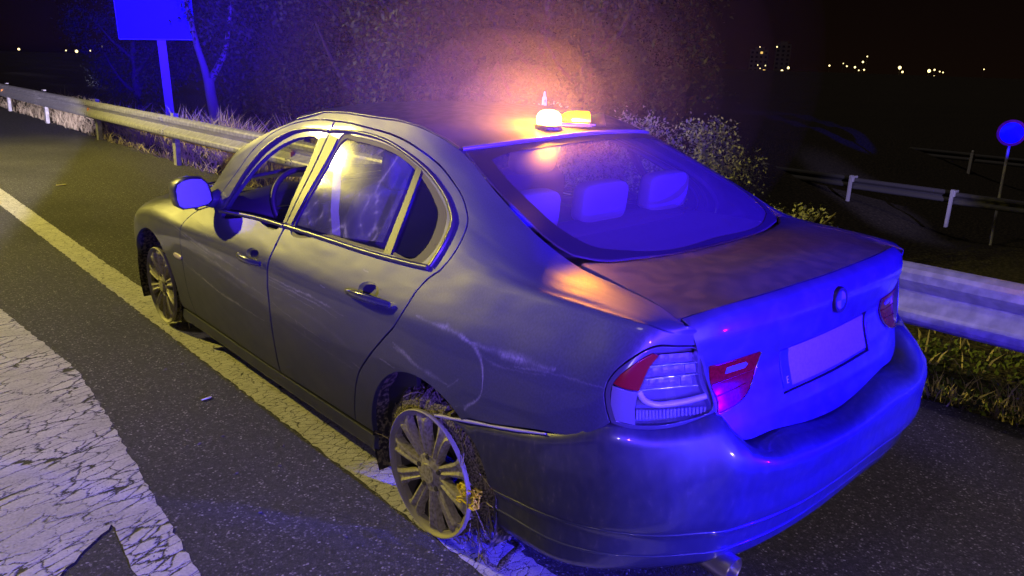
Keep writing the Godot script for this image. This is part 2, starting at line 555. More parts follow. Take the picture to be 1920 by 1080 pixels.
func glass_net() -> Dictionary:
	# rear window: rows from the boot up to the roof
	var edge := [Vector3(-.594, 1.058, 1.74), Vector3(-.606, 1.122, 1.60), Vector3(-.580, 1.217, 1.38), Vector3(-.551, 1.285, 1.225), Vector3(-.520, 1.334, 1.105)]
	var mid := [Vector3(0, 1.052, 1.885), Vector3(0, 1.145, 1.722), Vector3(0, 1.252, 1.52), Vector3(0, 1.322, 1.372), Vector3(0, 1.372, 1.245)]
	var us := [-1.0, -.8, -.55, -.28, 0.0]
	var ps := []
	for u in us:
		var f: float = u * u
		var r := []
		for j in 5:
			var z: float = lerpf(mid[j].z, edge[j].z, pow(absf(u), 2.6))
			r.append(Vector3(-edge[j].x * u, lerpf(mid[j].y, edge[j].y, f), z))
		ps.append(r)
	var sc := []
	for u in us: sc.append(u * .6)
	return both_sides({"u": sc, "v": [0.0, .16, .40, .57, .70], "p": ps, "side": 1.0})
func roof_net() -> Dictionary:
	var ez := [1.10, 1.0, .85, .6, .3, .05, -.12]
	var ey := [1.336, 1.366, 1.402, 1.417, 1.411, 1.397, 1.376]
	var ex := [.52, .517, .515, .514, .517, .522, .53]
	var cz := [1.245, 1.125, .92, .6, .22, -.12, -.36]
	var cy := [1.374, 1.396, 1.428, 1.447, 1.444, 1.425, 1.396]
	var us := [-1.0, -.8, -.55, -.28, 0.0]
	var vs := [0.0, .12, .32, .62, 1.0, 1.33, 1.57]
	var ps := []
	for u in us:
		var r := []
		for j in 7:
			r.append(Vector3(ex[j] * u, lerpf(cy[j], ey[j], pow(absf(u), 2.2)), lerpf(cz[j], ez[j], u * u)))
		ps.append(r)
	var sc := []
	for u in us: sc.append(u * .52)
	return both_sides({"u": sc, "v": vs, "p": ps, "side": 1.0})
func hood_net() -> Dictionary:
	var us := [-.66, -.5, -.3, 0.0]
	var ps := []
	for u in us:
		var f: float = u / -.66
		var r := []
		for e in [[-1.80, .60, .775, .80, -1.95], [-1.6, .635, .825, .865, -1.66], [-1.38, .66, .867, .91, -1.40], [-1.15, .66, .905, .95, -1.2], [-.95, .66, .93, .975, -1.06]]:
			r.append(Vector3(-e[1] * f, lerpf(e[3], e[2], f * f), lerpf(e[4], e[0], f * f)))
		ps.append(r)
	return both_sides({"u": us, "v": [0.0, .2, .42, .65, .85], "p": ps, "side": 1.0})
func windscreen_net() -> Dictionary:
	var us := [-.66, -.4, -.2, 0.0]
	var ps := []
	for u in us:
		var f: float = u / -.66
		var r := []
		for e in [[.665, .94, -.86, .985, -1.05], [.645, 1.19, -.5, 1.21, -.72], [.535, 1.375, -.13, 1.396, -.37]]:
			r.append(Vector3(-e[0] * f, lerpf(e[3], e[1], f * f), lerpf(e[4], e[2], f * f)))
		ps.append(r)
	return both_sides({"u": us, "v": [0.0, .4, .75], "p": ps, "side": 1.0})
func shift(net: Dictionary, by: float) -> Dictionary:
	# the same net moved along its normals
	var ps := []
	for i in net.u.size():
		var c := []
		for j in net.v.size(): c.append(net.p[i][j] + surf_normal(net, net.u[i], net.v[j]) * by)
		ps.append(c)
	return {"u": net.u, "v": net.v, "p": ps, "side": net.side}
const SPLIT := [.217,.279, .211,.432, .210,.608, .211,.729, .213,.805, .216,.867, .217,.945, .218,1.03, .218,1.162, .218,1.268, .222,1.311, .226,1.362]
const FRONT_TOP := [-.66,.955, -.56,1.06, -.454,1.18, -.335,1.325, -.245,1.375, -.144,1.385, .024,1.372, .226,1.362]
const FRONT_EDGE := [-.80,.285, -.85,.40, -.862,.55, -.856,.72, -.85,.82, -.80,.90, -.72,.935, -.66,.955]
const FRONT_HOLE := [.150,1.282, .109,1.291, .03,1.293, -.049,1.290, -.175,1.262, -.283,1.190, -.36,1.085, -.435,.985, -.465,.943, -.122,.941, .182,.947, .168,1.10, .150,1.282]
const REAR_EDGE := [.862,.285, .876,.35, .895,.42, .939,.516, 1.018,.606, 1.132,.715, 1.205,.785, 1.228,.828, 1.251,.887, 1.287,.93, 1.322,.955]
const REAR_TOP := [1.322,.955, 1.342,1.0, 1.349,1.10, 1.320,1.195, 1.257,1.250, 1.123,1.291, .931,1.325, .755,1.345, .544,1.358, .339,1.364, .226,1.362]
const REAR_HOLE := [.311,1.285, .322,1.309, .45,1.322, .585,1.320, .82,1.298, .933,1.274, 1.004,1.256, 1.128,1.212, 1.209,1.168, 1.244,1.10, 1.248,1.03, 1.222,.976, 1.019,.967, .60,.958, .262,.951, .278,1.1, .311,1.285]
const LAMP_LEFT := [2.125,.733, 2.106,.771, 2.088,.846, 2.109,.884, 2.156,.908, 2.223,.923, 2.31,.925, 2.404,.922]
func pts2(a: Array) -> Array:
	var r := []
	for k in range(0, a.size(), 2): r.append(Vector2(a[k], a[k + 1]))
	return r
func shifted(a: Array, by: Vector2) -> Array:
	var r := []
	for q in a: r.append(q + by)
	return r
func rev(a: Array) -> Array:
	var b := a.duplicate()
	b.reverse()
	return b

func build_car() -> void:
	var car := thing("saloon_car", "grey four-door saloon with shredded left tyres, scraped side and broken rear bumper", "car")
	car.transform = Transform3D(Basis(Vector3(.99932, .03697, -.00022), Vector3(-.03697, .9993, -.00599), Vector3(0, .006, .99998)), Vector3(.00088, -.0239, .00014))
	var B := body_net()
	var lidn := lid_net()
	var deckn := deck_net()
	var glassn := glass_net()
	var roofn := roof_net()
	for side in [1.0, -1.0]:
		var mir: bool = side < 0
		var paint: Material = M.flank if not mir else M.paint
		# --- front door
		var dish_f := []
		for k in 24: dish_f.append(Vector2(.045 + .062 * cos(TAU * k / 24), .80 + .026 * sin(TAU * k / 24)))
		var dish_r := []
		for k in 24: dish_r.append(Vector2(.985 + .066 * cos(TAU * k / 24), .842 + .027 * sin(TAU * k / 24)))
		var fdoor := curve(FRONT_EDGE) + curve(FRONT_TOP).slice(0, -1) + shifted(rev(curve(SPLIT)), Vector2(-.006, 0)) + pts2([-.234,.281])
		var fd := obj("front_door", panel(B, fdoor, {"holes": [curve(FRONT_HOLE), dish_f], "mirror": mir}), paint, car)
		var rdoor := pts2([.217,.279, .577,.284]) + curve(REAR_EDGE) + curve(REAR_TOP) + rev(curve(SPLIT))
		var rd := obj("rear_door", panel(B, rdoor, {"holes": [curve(REAR_HOLE), dish_r], "mirror": mir}), paint, car)
		for d in [[fd, dish_f, Vector2(.045, .80), -.078, .157, .776, .777], [rd, dish_r, Vector2(.985, .842), .876, 1.152, .812, .825]]:
			# the bowl behind the handle
			var st := begin()
			var c: Vector2 = d[2]
			for k in 24:
				var rings := []
				for w in [[1.0, 0.0], [.85, -.014], [.5, -.024], [0.0, -.027]]:
					var pr := []
					for q in [d[1][k], d[1][(k + 1) % 24]]:
						var v: Vector2 = c + (q - c) * w[0]
						var n := surf_normal(B, v.x, v.y)
						var p: Vector3 = surf(B, v.x, v.y) + n * w[1]
						pr.append(Vector3(p.x * side, p.y, p.z))
						pr.append(Vector3(n.x * side, n.y, n.z))
					rings.append(pr)
				for w in 3:
					var a: Array = rings[w]
					var b: Array = rings[w + 1]
					tri(st, a[0], a[2], b[2], a[1], a[3], b[3])
					if w < 2: tri(st, a[0], b[2], b[0], a[1], b[3], b[1])
			obj("handle_recess", st.commit(), M.paint, d[0])
			var path := []
			var rad := []
			for k in 11:
				var t := k / 10.0
				var u := lerpf(d[3], d[4], t)
				var v: float = lerpf(d[5], d[6], t)
				path.append(surf(B, u, v) + surf_normal(B, u, v) * (.004 + .034 * pow(sin(PI * clampf(t, .02, .98)), .6)))
				rad.append(.0165 * (.55 + .45 * pow(sin(PI * clampf(t, .05, .95)), .5)))
			for k in path.size(): path[k].x *= side
			obj("door_handle", tube(path, rad, 12, .62, Vector3(side, 0, 0)), M.handle, d[0])
		# --- black pillar trims, window frames and panes
		obj("pillar_trim", panel(B, pts2([.156,1.288, .214,1.292, .2125,.958, .188,.953, .172,1.10]), {"lift": .003, "mirror": mir, "deep": .006, "gap": 0.0}), M.gloss_black, fd)
		obj("pillar_trim", panel(B, pts2([.228,1.306, .309,1.300, .274,1.10, .259,.958, .222,.957]), {"lift": .003, "mirror": mir, "deep": .006, "gap": 0.0}), M.gloss_black, rd)
		obj("window_surround", tube(on_net(B, curve([-.47,.955, -.42,1.03, -.328,1.20, -.25,1.285, -.175,1.318, -.09,1.330, .011,1.325, .214,1.318], .03), .004, side), [.0085], 8), M.trim, fd)
		obj("belt_strip", tube(on_net(B, curve([-.50,.940, -.087,.943, .208,.943], .04), .003, side), [.011], 8), M.trim, fd)
		obj("window_surround", tube(on_net(B, curve([.228,1.320, .399,1.334, .66,1.327, .833,1.304, .94,1.286, 1.078,1.252, 1.205,1.203, 1.268,1.15, 1.285,1.08, 1.280,1.0, 1.270,.962], .03), .004, side), [.0085], 8), M.trim, rd)
		obj("belt_strip", tube(on_net(B, curve([.224,.945, .683,.950, 1.055,.953, 1.262,.956], .04), .003, side), [.011], 8), M.trim, rd)
		obj("rubber_seal", panel(B, curve(REAR_HOLE), {"lift": -.004, "mirror": mir, "deep": .004, "gap": -.006, "holes": [curve([.325,1.276, .34,1.296, .45,1.308, .585,1.306, .82,1.284, .925,1.262, 1.0,1.236, 1.10,1.192, 1.165,1.15, 1.19,1.09, 1.19,1.03, 1.165,.985, 1.019,.978, .60,.968, .276,.962, .292,1.1, .325,1.276])]}), M.rubber, rd)
		var rg := obj("window_glass", panel(B, pts2([.318,1.29, .33,1.304, .585,1.313, .82,1.291, .938,1.266, .976,.970, .60,.960, .268,.955, .285,1.1]), {"lift": -.010, "mirror": mir, "deep": 0.0, "gap": 0.0}), M.side_glass, rd)
		if not mir: obj("window_smears", panel(B, pts2([.33,1.28, .345,1.296, .585,1.305, .82,1.284, .90,1.26, .93,1.0, .60,.968, .29,.963, .30,1.1]), {"lift": -.0085, "deep": 0.0, "gap": 0.0}), M.smears, rd)
		obj("quarter_glass", panel(B, pts2([.975,1.256, 1.05,1.228, 1.128,1.195, 1.20,1.15, 1.225,1.09, 1.225,1.02, 1.20,.980, 1.016,.973]), {"lift": -.010, "mirror": mir, "deep": 0.0, "gap": 0.0}), M.side_glass, rd)
		obj("window_divider", panel(B, pts2([.930,1.276, .966,1.268, 1.020,.966, .976,.965]), {"lift": .001, "mirror": mir, "deep": .012, "gap": 0.0}), M.gloss_black, rd)
		if mir:
			obj("window_glass", panel(B, curve(FRONT_HOLE), {"lift": -.010, "mirror": mir, "deep": 0.0, "gap": -.006}), M.side_glass, fd)
		# --- body side: roof rail, pillars and rear quarter
		var low := pts2([.866,.285]) + arc(Vector2(1.345, .287), .348, 180, 51) + curve([1.60,.577, 1.721,.60, 1.894,.647, 2.02,.673, 2.068,.697, 2.122,.733]) + curve(LAMP_LEFT) + pts2([2.400,.945]) + curve([2.38,1.05, 2.33,1.25, 2.25,1.395]) + pts2([2.1,1.405, 1.75,1.405, 1.38,1.405, 1.1,1.405, .5,1.405, 0,1.405, -.5,1.405, -.86,1.405, -.86,.93, -.78,.92]) 
		var bside := low + curve(FRONT_TOP).slice(0, -1) + rev(curve(REAR_TOP)).slice(0, -1) + rev(curve(REAR_EDGE))
		obj("body_side", panel(B, bside, {"mirror": mir}), paint, car)
		# --- front wing, sill
		var wing := curve(FRONT_EDGE).slice(0, -3) + pts2([-.79,.915, -.87,.925, -.87,1.405, -1.38,1.405, -1.83,1.405, -1.85,.62, -1.70,.45]) + arc(Vector2(-1.37, .33), .347, 160, -8)
		obj("front_wing", panel(B, wing, {"mirror": mir}), paint, car)
		obj("side_repeater", tube(on_net(B, pts2([-.975,.598, -.955,.598, -.92,.598, -.88,.598, -.866,.598]), .003, side), [.006, .014, .016, .014, .006], 10, .5, Vector3(side, 0, 0)), M.amber_lens, car)
		obj("sill", panel(B, pts2([-1.02,.15, .0,.15, .985,.15, .995,.20, .999,.274, .0,.272, -1.022,.274]), {"mirror": mir}), paint, car)
		# --- bonnet side lamps and nose
		obj("headlight", panel(B, pts2([-1.86,.66, -1.86,1.38, -2.2,1.38, -2.36,1.2, -2.36,.64, -2.1,.60]), {"mirror": mir, "deep": .03}), M.lens, car)
		obj("front_bumper", panel(B, pts2([-1.73,.42, -1.86,.60, -2.1,.585, -2.36,.62, -2.36,1.38, -2.6,1.38, -2.6,.16, -2.0,.16, -1.73,.30]), {"mirror": mir}), M.paint, car)
		# --- wheel housings and wheels
		for e in [[1.345, .287, .36], [-1.37, .33, .36]]:
			var st := begin()
			for k in 22:
				for q in 3:
					var c := []
					for w in [[k, q], [k + 1, q], [k + 1, q + 1], [k, q + 1]]:
						var an := deg_to_rad(lerpf(-25, 205, w[0] / 22.0))
						var r: float = e[2] + (.012 * sin(w[0] * 3.1) if w[1] == 1 else 0.0)
						c.append(Vector3(side * -[.868, .80, .70, .52][w[1]], e[1] + sin(an) * r, e[0] + cos(an) * r))
					flat_quad(st, c[0], c[1], c[2], c[3], Vector3(0, e[1], e[0]) - (c[0] + c[2]) * .5)
			for k in 22:
				var a0 := deg_to_rad(lerpf(-25, 205, k / 22.0))
				var a1 := deg_to_rad(lerpf(-25, 205, (k + 1) / 22.0))
				var x: float = side * -.52
				tri(st, Vector3(x, e[1], e[0]), Vector3(x, e[1] + sin(a0) * e[2], e[0] + cos(a0) * e[2]), Vector3(x, e[1] + sin(a1) * e[2], e[0] + cos(a1) * e[2]), Vector3(-side, 0, 0), Vector3(-side, 0, 0), Vector3(-side, 0, 0))
			obj("wheel_housing", st.commit(), M.muddy, car)
		mirror(car, side)
		tail_lamp(car, B, lidn, side)
	# --- roof, windows, bonnet, boot
	obj("roof", panel(roofn, pts2([-.518,.003, -.518,1.56, -.3,1.567, .3,1.567, .518,1.56, .518,.003, .3,.002, -.3,.002]), {"grid": .07}), M.paint, car)
	obj("bonnet", panel(hood_net(), pts2([-.655,.01, .655,.01, .655,.84, -.655,.84]), {"grid": .09}), M.paint, car)
	obj("windscreen", panel(windscreen_net(), pts2([-.64,.02, .64,.02, .645,.74, -.645,.74]), {"grid": .1, "deep": 0.0}), M.glass, car)
	var gl_out := curve([-.588,.09, -.592,.2, -.597,.4, -.598,.55, -.596,.69], .03) + pts2([-.3,.694, 0,.695, .3,.694]) + curve([.596,.69, .598,.55, .597,.4, .592,.2, .588,.09], .03) + curve([.575,.04, .53,.012, .4,.006, 0,.004, -.4,.006, -.53,.012, -.575,.04], .03)
	var rw := obj("rear_window", panel(glassn, gl_out, {"grid": .05, "deep": .004, "gap": .002}), M.rear_glass, car)
	var inn := curve([-.535,.61, -.49,.632, -.3,.645, 0,.65, .3,.645, .49,.632, .555,.61, .560,.52, .553,.3, .542,.16, .50,.070, .40,.042, 0,.032, -.40,.042, -.49,.075, -.522,.16, -.533,.3, -.54,.52, -.535,.61], .03)
	obj("black_border", panel(glassn, gl_out, {"lift": .002, "deep": 0.0, "gap": .006, "holes": [inn], "grid": .05}), M.frit, rw)
	obj("roof_edge_trim", tube(on_net(glassn, pts2([-.598,.702, -.5,.702, -.4,.702, -.3,.702, -.2,.702, -.1,.702, 0,.702, .1,.702, .2,.702, .3,.702, .4,.702, .5,.702, .598,.702]), .004), [.012], 8, .7), M.roof_trim, car)
	for side in [1.0, -1.0]:
		obj("roof_moulding", tube(on_net(B, pts2([-.1,1.408, .1,1.408, .3,1.408, .5,1.408, .7,1.408, .85,1.408, 1.0,1.408, 1.09,1.408]), .0, side), [.0055], 6), M.trim, car)
	var st := begin()
	panel_to(st, deckn, pts2([-.645,.004, -.647,.16, -.646,.32, -.642,.475]) + curve([-.62,.492, -.5,.496, 0,.498, .5,.496, .62,.492], .04) + pts2([.642,.475, .646,.32, .647,.16, .645,.004]), {"grid": .05, "gap": 0.0})
	var face := curve([-.637,1.031, -.634,.97, -.615,.90, -.585,.80, -.553,.725, -.52,.672, -.48,.648, -.35,.64, -.15,.612, 0,.603, .15,.612, .35,.64, .48,.648, .52,.672, .553,.725, .585,.80, .615,.90, .634,.97, .637,1.031], .025)
	var plate_hole := []
	for q in [[-.275, .722], [.275, .722], [.275, .857], [-.275, .857]]: plate_hole.append(Vector2(q[0], q[1]))
	panel_to(st, lidn, face, {"grid": .04, "gap": 0.0, "holes": [plate_hole]})
	var lid := obj("boot_lid", st.commit(), M.paint, car)
	var rc := begin()
	var deepn := shift(lidn, -.012)
	panel_to(rc, deepn, pts2([-.278,.719, .278,.719, .278,.860, -.278,.860]), {"gap": 0.0, "deep": 0.0})
	obj("plate_recess", rc.commit(), M.paint, lid)
	obj("number_plate", panel(deepn, pts2([-.219,.737, .26,.737, .26,.842, -.219,.842]), {"lift": .007, "gap": 0.0, "deep": .004}), M.plate, lid)
	obj("plate_band", panel(deepn, pts2([-.26,.737, -.219,.737, -.219,.842, -.26,.842]), {"lift": .007, "gap": 0.0, "deep": .004}), M.plate_blue, lid)
	var tm := TextMesh.new()
	tm.text = "E"
	var font := SystemFont.new()
	font.font_names = PackedStringArray(["Droid Sans"])
	tm.font = font
	tm.font_size = 22
	tm.pixel_size = .0013
	tm.depth = .001
	var et := obj("country_letter", tm, M.white_print, lid)
	et.position = surf(deepn, -.24, .756) + surf_normal(deepn, -.24, .756) * .0085
	et.rotation = Vector3(-.25, 0, 0)
	# the round maker's badge: dark ring, quartered field
	var rp := surf(lidn, 0, .958)
	var rn := surf_normal(lidn, 0, .958)
	var bt := Transform3D(Basis(Quaternion(Vector3.UP, rn)), rp)
	var badge := obj("badge", lathe([Vector2(0, .004), Vector2(.029, .005), Vector2(.0295, .007), Vector2(.039, .007), Vector2(.041, .004), Vector2(.041, -.004)], bt, 32), M.gloss_black, lid)
	for k in 4:
		var q := begin()
		for w in 6:
			var a0 := TAU * (k * 6 + w) / 24.0
			var a1 := TAU * (k * 6 + w + 1) / 24.0
			var n := bt.basis.y
			tri(q, bt * Vector3(0, .0062, 0), bt * Vector3(cos(a0) * .028, .0062, sin(a0) * .028), bt * Vector3(cos(a1) * .028, .0062, sin(a1) * .028), n, n, n)
		obj("badge_quarter", q.commit(), M.badge_blue if k % 2 == 0 else M.badge_white, badge)
	# --- rear bumper and exhaust
	var bn := both_sides(bumper_net())
	# the loose right end of the bumper stands off
	for i in bn.u.size():
		for j in bn.v.size():
			var q: Vector3 = bn.p[i][j]
			if q.x > .2:
				var w := smoothstep(.2, .72, q.x) * (1.0 - smoothstep(2.05, 1.7, q.z)) * clampf(1.25 - float(bn.v[j]), .3, 1.0)
				if j < 7: bn.p[i][j] = q + Vector3(.065, -.012, .055) * w
				else: bn.p[i][j] = q + Vector3(.035, -.012, .03) * w
	var bo := curve([1.485,.447, 1.53,.470, 1.6,.477, 1.75,.477, 1.95,.477, 2.10,.477, 2.27,.477, 2.47,.477, 2.73,.477, 3.03,.477], .03)
	var bo2 := []
	for p in rev(bo): bo2.append(Vector2(6.06 - p.x, p.y))
	var low_l := pts2([3.03,.004, 2.2,.004, 1.75,.004, 1.66,.012]) + curve([1.66,.012, 1.69,.12, 1.685,.22, 1.66,.31, 1.62,.385, 1.55,.425, 1.485,.444])
	var low_r := []
	for p in rev(low_l): low_r.append(Vector2(6.06 - p.x, p.y))
	obj("rear_bumper", panel(bn, bo + bo2.slice(1) + low_r + low_l.slice(1), {"grid": .035, "gap": .002, "deep": .03, "uv0": Vector2(1.4, 0), "uvs": Vector2(3.3, .5)}), M.bumper, car)
	for v in [.212, .128]:
		var ln := []
		for k in 61: ln.append(Vector2(1.70 + (4.36 - 1.70) * k / 60.0, v))
		obj("bumper_crease", tube(on_net(bn, ln, -.001), [.0045], 6), M.paint, car)
	var ex := begin()
	lathe_to(ex, [Vector2(.036, -.22), Vector2(.042, -.22), Vector2(.043, 0), Vector2(.041, .004), Vector2(.038, 0), Vector2(.037, -.20), Vector2(0, -.20)], Transform3D(Basis(Vector3.RIGHT, Vector3(0, -.12, 1).normalized(), Vector3(0, -1, -.12).normalized()), Vector3(-.495, .238, 2.325)), 28)
	obj("exhaust_pipe", ex.commit(), M.steel, car)
	# --- floor, fin aerial
	obj("floor_pan", box(Vector3(1.34, .06, 3.7), Vector3(0, .21, .05), .02), M.underside, car)
	obj("rear_floor", box(Vector3(1.02, .16, .85), Vector3(0, .32, 1.86), .03), M.underside, car)
	obj("engine_block", box(Vector3(1.0, .45, .9), Vector3(0, .48, -1.4), .03), M.underside, car)
	var fin := begin()
	var ap := hit_roof(roofn, .125, .10)
	for k in 12:
		var t0 := k / 12.0
		var t1 := (k + 1) / 12.0
		for sg in [-1.0, 1.0]:
			var f := func(t: float, w: float) -> Vector3:
				return ap + Vector3(sg * .032 * sin(PI * clampf(t, 0, 1)) * (1 - w) * (1 - w * .5), .062 * w * pow(t, .7) * (1.0 if t < .9 else (1 - t) * 10), lerpf(-.085, .075, t))
			for w in 5:
				var a: Vector3 = f.call(t0, w / 5.0)
				var b: Vector3 = f.call(t1, w / 5.0)
				var c: Vector3 = f.call(t1, (w + 1) / 5.0)
				var d: Vector3 = f.call(t0, (w + 1) / 5.0)
				if (c - a).cross(d - b).length() > 1e-9: flat_quad(fin, a, b, c, d, Vector3(sg, .3, 0))
	obj("roof_aerial", fin.commit(), M.gloss_black, car)
	interior(car, B)
	wheel(car, Vector3(-.902, .289, 1.376), true, 1)
	wheel(car, Vector3(-.857, .321, -1.381), true, 2)
	wheel(car, Vector3(.85, .305, 1.376), false, 3)
	wheel(car, Vector3(.85, .305, -1.381), false, 4)
	# torn bumper edge and dangling strip by the rear wheel
	obj("torn_bumper_edge", tube(on_net(bn, pts2([1.425,.447, 1.46,.449, 1.52,.447, 1.6,.449, 1.70,.448, 1.80,.449, 1.92,.4485]), .001), [.004, .006, .0045, .0065, .004, .005, .003], 6), M.scar, car)

func hit_roof(net: Dictionary, x: float, v: float) -> Vector3:
	return surf(net, x, v)

func mirror(car: Node3D, side: float) -> void:
	# the rear face is this outline at z = -.55; the shell tapers forward
	var o := [Vector2(-.99, 1.022), Vector2(-.982, 1.045), Vector2(-.95, 1.064), Vector2(-.90, 1.072), Vector2(-.85, 1.066), Vector2(-.82, 1.035), Vector2(-.808, .99), Vector2(-.803, .945), Vector2(-.825, .925), Vector2(-.888, .915), Vector2(-.955, .915), Vector2(-.982, .932), Vector2(-.99, .97)]
	var c := Vector2(-.895, .99)
	var st := begin()
	var rings := []
	for e in [[.90, -.545], [.97, -.548], [1.0, -.56], [1.0, -.60], [.93, -.645], [.75, -.685], [.4, -.71], [.02, -.716]]:
		var r := []
		for p in o:
			var q: Vector2 = c + (p - c) * e[0]
			r.append(Vector3(q.x * side, q.y, e[1]))
		rings.append(r)
	for k in rings.size() - 1:
		for i in o.size():
			var j := (i + 1) % o.size()
			var quad := [rings[k][i], rings[k][j], rings[k + 1][j], rings[k + 1][i]]
			var ns := []
			for w in 4:
				var kk: int = k + (1 if w > 1 else 0)
				var ii: int = j if w == 1 or w == 2 else i
				var out: Vector2 = (o[ii] - c).normalized()
				var fz: float = [.9, .5, .1, -.15, -.5, -.9, -1.6, -4][kk]
				ns.append(Vector3(out.x * side, out.y, fz).normalized())
			tri(st, quad[0], quad[1], quad[2], ns[0], ns[1], ns[2])
			tri(st, quad[0], quad[2], quad[3], ns[0], ns[2], ns[3])
	var m := obj("wing_mirror", st.commit(), M.paint, car)
	var g := begin()
	for i in o.size():
		var a: Vector2 = c + (o[i] - c) * .90
		var b: Vector2 = c + (o[(i + 1) % o.size()] - c) * .90
		var n := Vector3(-.04 * side, .03, 1).normalized()
		tri(g, Vector3(c.x * side, c.y, -.551), Vector3(a.x * side, a.y, -.549), Vector3(b.x * side, b.y, -.549), n, n, n)
	obj("mirror_glass", g.commit(), M.mirror, m)
	var arm := begin()
	tube_to(arm, [Vector3(-.825 * side, .945, -.60), Vector3(-.79 * side, .94, -.60), Vector3(-.75 * side, .945, -.60)], [.035, .042, .05], 10, .6, Vector3.FORWARD)
	obj("mirror_arm", arm.commit(), M.paint, m)

func tail_lamp(car: Node3D, B: Dictionary, lidn: Dictionary, side: float) -> void:
	var mir := side < 0
	# the outer lamp, in the body net: housing 30 mm behind the lens
	var outline := curve(LAMP_LEFT) + pts2([2.425,.90, 2.449,.848, 2.476,.744]) + curve([2.476,.744, 2.369,.716, 2.251,.712, 2.18,.72, 2.125,.733])
	var lamp := obj("tail_lamp", panel(shift(B, -.034), outline, {"gap": -.004, "deep": -1.0, "mirror": mir}), M.lamp_back, car)
	obj("lamp_bezel", panel(B, outline, {"gap": .003, "deep": .034, "lift": -.001, "mirror": mir, "holes": [curve([2.138,.742, 2.116,.79, 2.104,.846, 2.124,.874, 2.165,.896, 2.223,.911, 2.31,.913, 2.40,.911, 2.418,.89, 2.437,.848, 2.462,.753, 2.369,.728, 2.251,.724, 2.18,.732, 2.138,.742])]}), M.lamp_edge, lamp)
	obj("clear_lens", panel(B, pts2([2.217,.735, 2.30,.732, 2.37,.733, 2.458,.757, 2.434,.846, 2.414,.895, 2.40,.906, 2.31,.908, 2.262,.908, 2.24,.875, 2.222,.82, 2.214,.78]), {"gap": 0.0, "deep": 0.0, "lift": .001, "mirror": mir}), M.lens, lamp)
	obj("grey_lens", panel(B, pts2([2.140,.745, 2.214,.730, 2.210,.78, 2.216,.823, 2.108,.842, 2.118,.79]), {"gap": 0.0, "deep": .01, "lift": .0005, "mirror": mir}), M.smoke_lens, lamp)
	obj("red_lens", panel(B, pts2([2.109,.848, 2.218,.829, 2.236,.877, 2.256,.905, 2.223,.908, 2.165,.893, 2.126,.872]), {"gap": 0.0, "deep": .01, "lift": .0005, "mirror": mir}), M.red_lens, lamp)
	# three rows of small bright reflector cells
	for row in 3:
		for k in 5:
			var u := 2.262 + .036 * k - .010 * row
			var v := .892 - .027 * row
			var n := surf_normal(B, u, v)
			var p := surf(B, u, v) - n * .02
			var a := (surf(B, u + .01, v) - surf(B, u - .01, v)).normalized()
			var up := n.cross(a)
			var st := begin()
			var c := []
			for q in [[-.008, -.006, -.014], [.008, -.006, -.014], [.008, .006, -.014], [-.008, .006, -.014], [-.015, -.011, .006], [.015, -.011, .010], [.015, .011, .002], [-.015, .011, .002]]:
				var w: Vector3 = p + a * q[0] + up * q[1] + n * q[2]
				c.append(Vector3(w.x * side, w.y, w.z))
			for f in [[0, 1, 2, 3], [0, 1, 5, 4], [1, 2, 6, 5], [3, 0, 4, 7], [2, 3, 7, 6]]:
				flat_quad(st, c[f[0]], c[f[1]], c[f[2]], c[f[3]])
			obj("reflector_cell", st.commit(), M.cell, lamp)
	for row in 3:
		obj("light_shelf", tube(on_net(B, pts2([2.236 - .008 * row,.8785 - .027 * row, 2.33,.879 - .027 * row, 2.428 - .004 * row,.8785 - .027 * row]), -.012, side), [.0022], 6), M.chrome, lamp)
	obj("light_bar", tube(on_net(B, curve([2.226,.823, 2.25,.795, 2.285,.781, 2.34,.779, 2.40,.783, 2.445,.79], .012), -.012, side), [.0085], 8), M.bar, lamp)
	for k in 20:
		var u := 2.228 + .0115 * k
		var st := begin()
		tube_to(st, on_net(B, pts2([u,.738, u,.765 - .0004 * k]), -.018, side), [.0042], 6)
		obj("flute", st.commit(), M.cell, lamp)
	# the inner lamp on the boot lid
	var f: float = 1.0
	var il := curve([-.556,.738, -.548,.765, -.558,.80, -.566,.84, -.572,.870], .02) + pts2([-.48,.873, -.383,.874]) + curve([-.383,.874, -.388,.84, -.408,.80, -.44,.768, -.49,.748, -.556,.738], .02)
	var il_net := lidn
	var inner := obj("boot_lamp", panel(lidn, il, {"gap": 0.0, "deep": .006, "lift": .004, "mirror": mir}), M.red_lens_deep, car)
	obj("lamp_rim", tube(on_net(lidn, curve([-.381,.876, -.386,.84, -.406,.80, -.44,.766, -.49,.746, -.556,.736], .02), .005, side), [.0022], 6), M.chrome, inner)
	obj("reverse_lens", panel(lidn, pts2([-.515,.838, -.44,.840, -.43,.850, -.44,.858, -.512,.856]), {"gap": 0.0, "deep": .002, "lift": .0065, "mirror": mir}), M.smoke_lens, inner)
	obj("lamp_line", tube(on_net(lidn, pts2([-.562,.815, -.5,.820, -.402,.826]), .0055, side), [.002], 6), M.red_lens, inner)
	obj("lamp_line", tube(on_net(lidn, pts2([-.556,.78, -.5,.786, -.43,.794]), .0055, side), [.0015], 6), M.red_lens, inner)

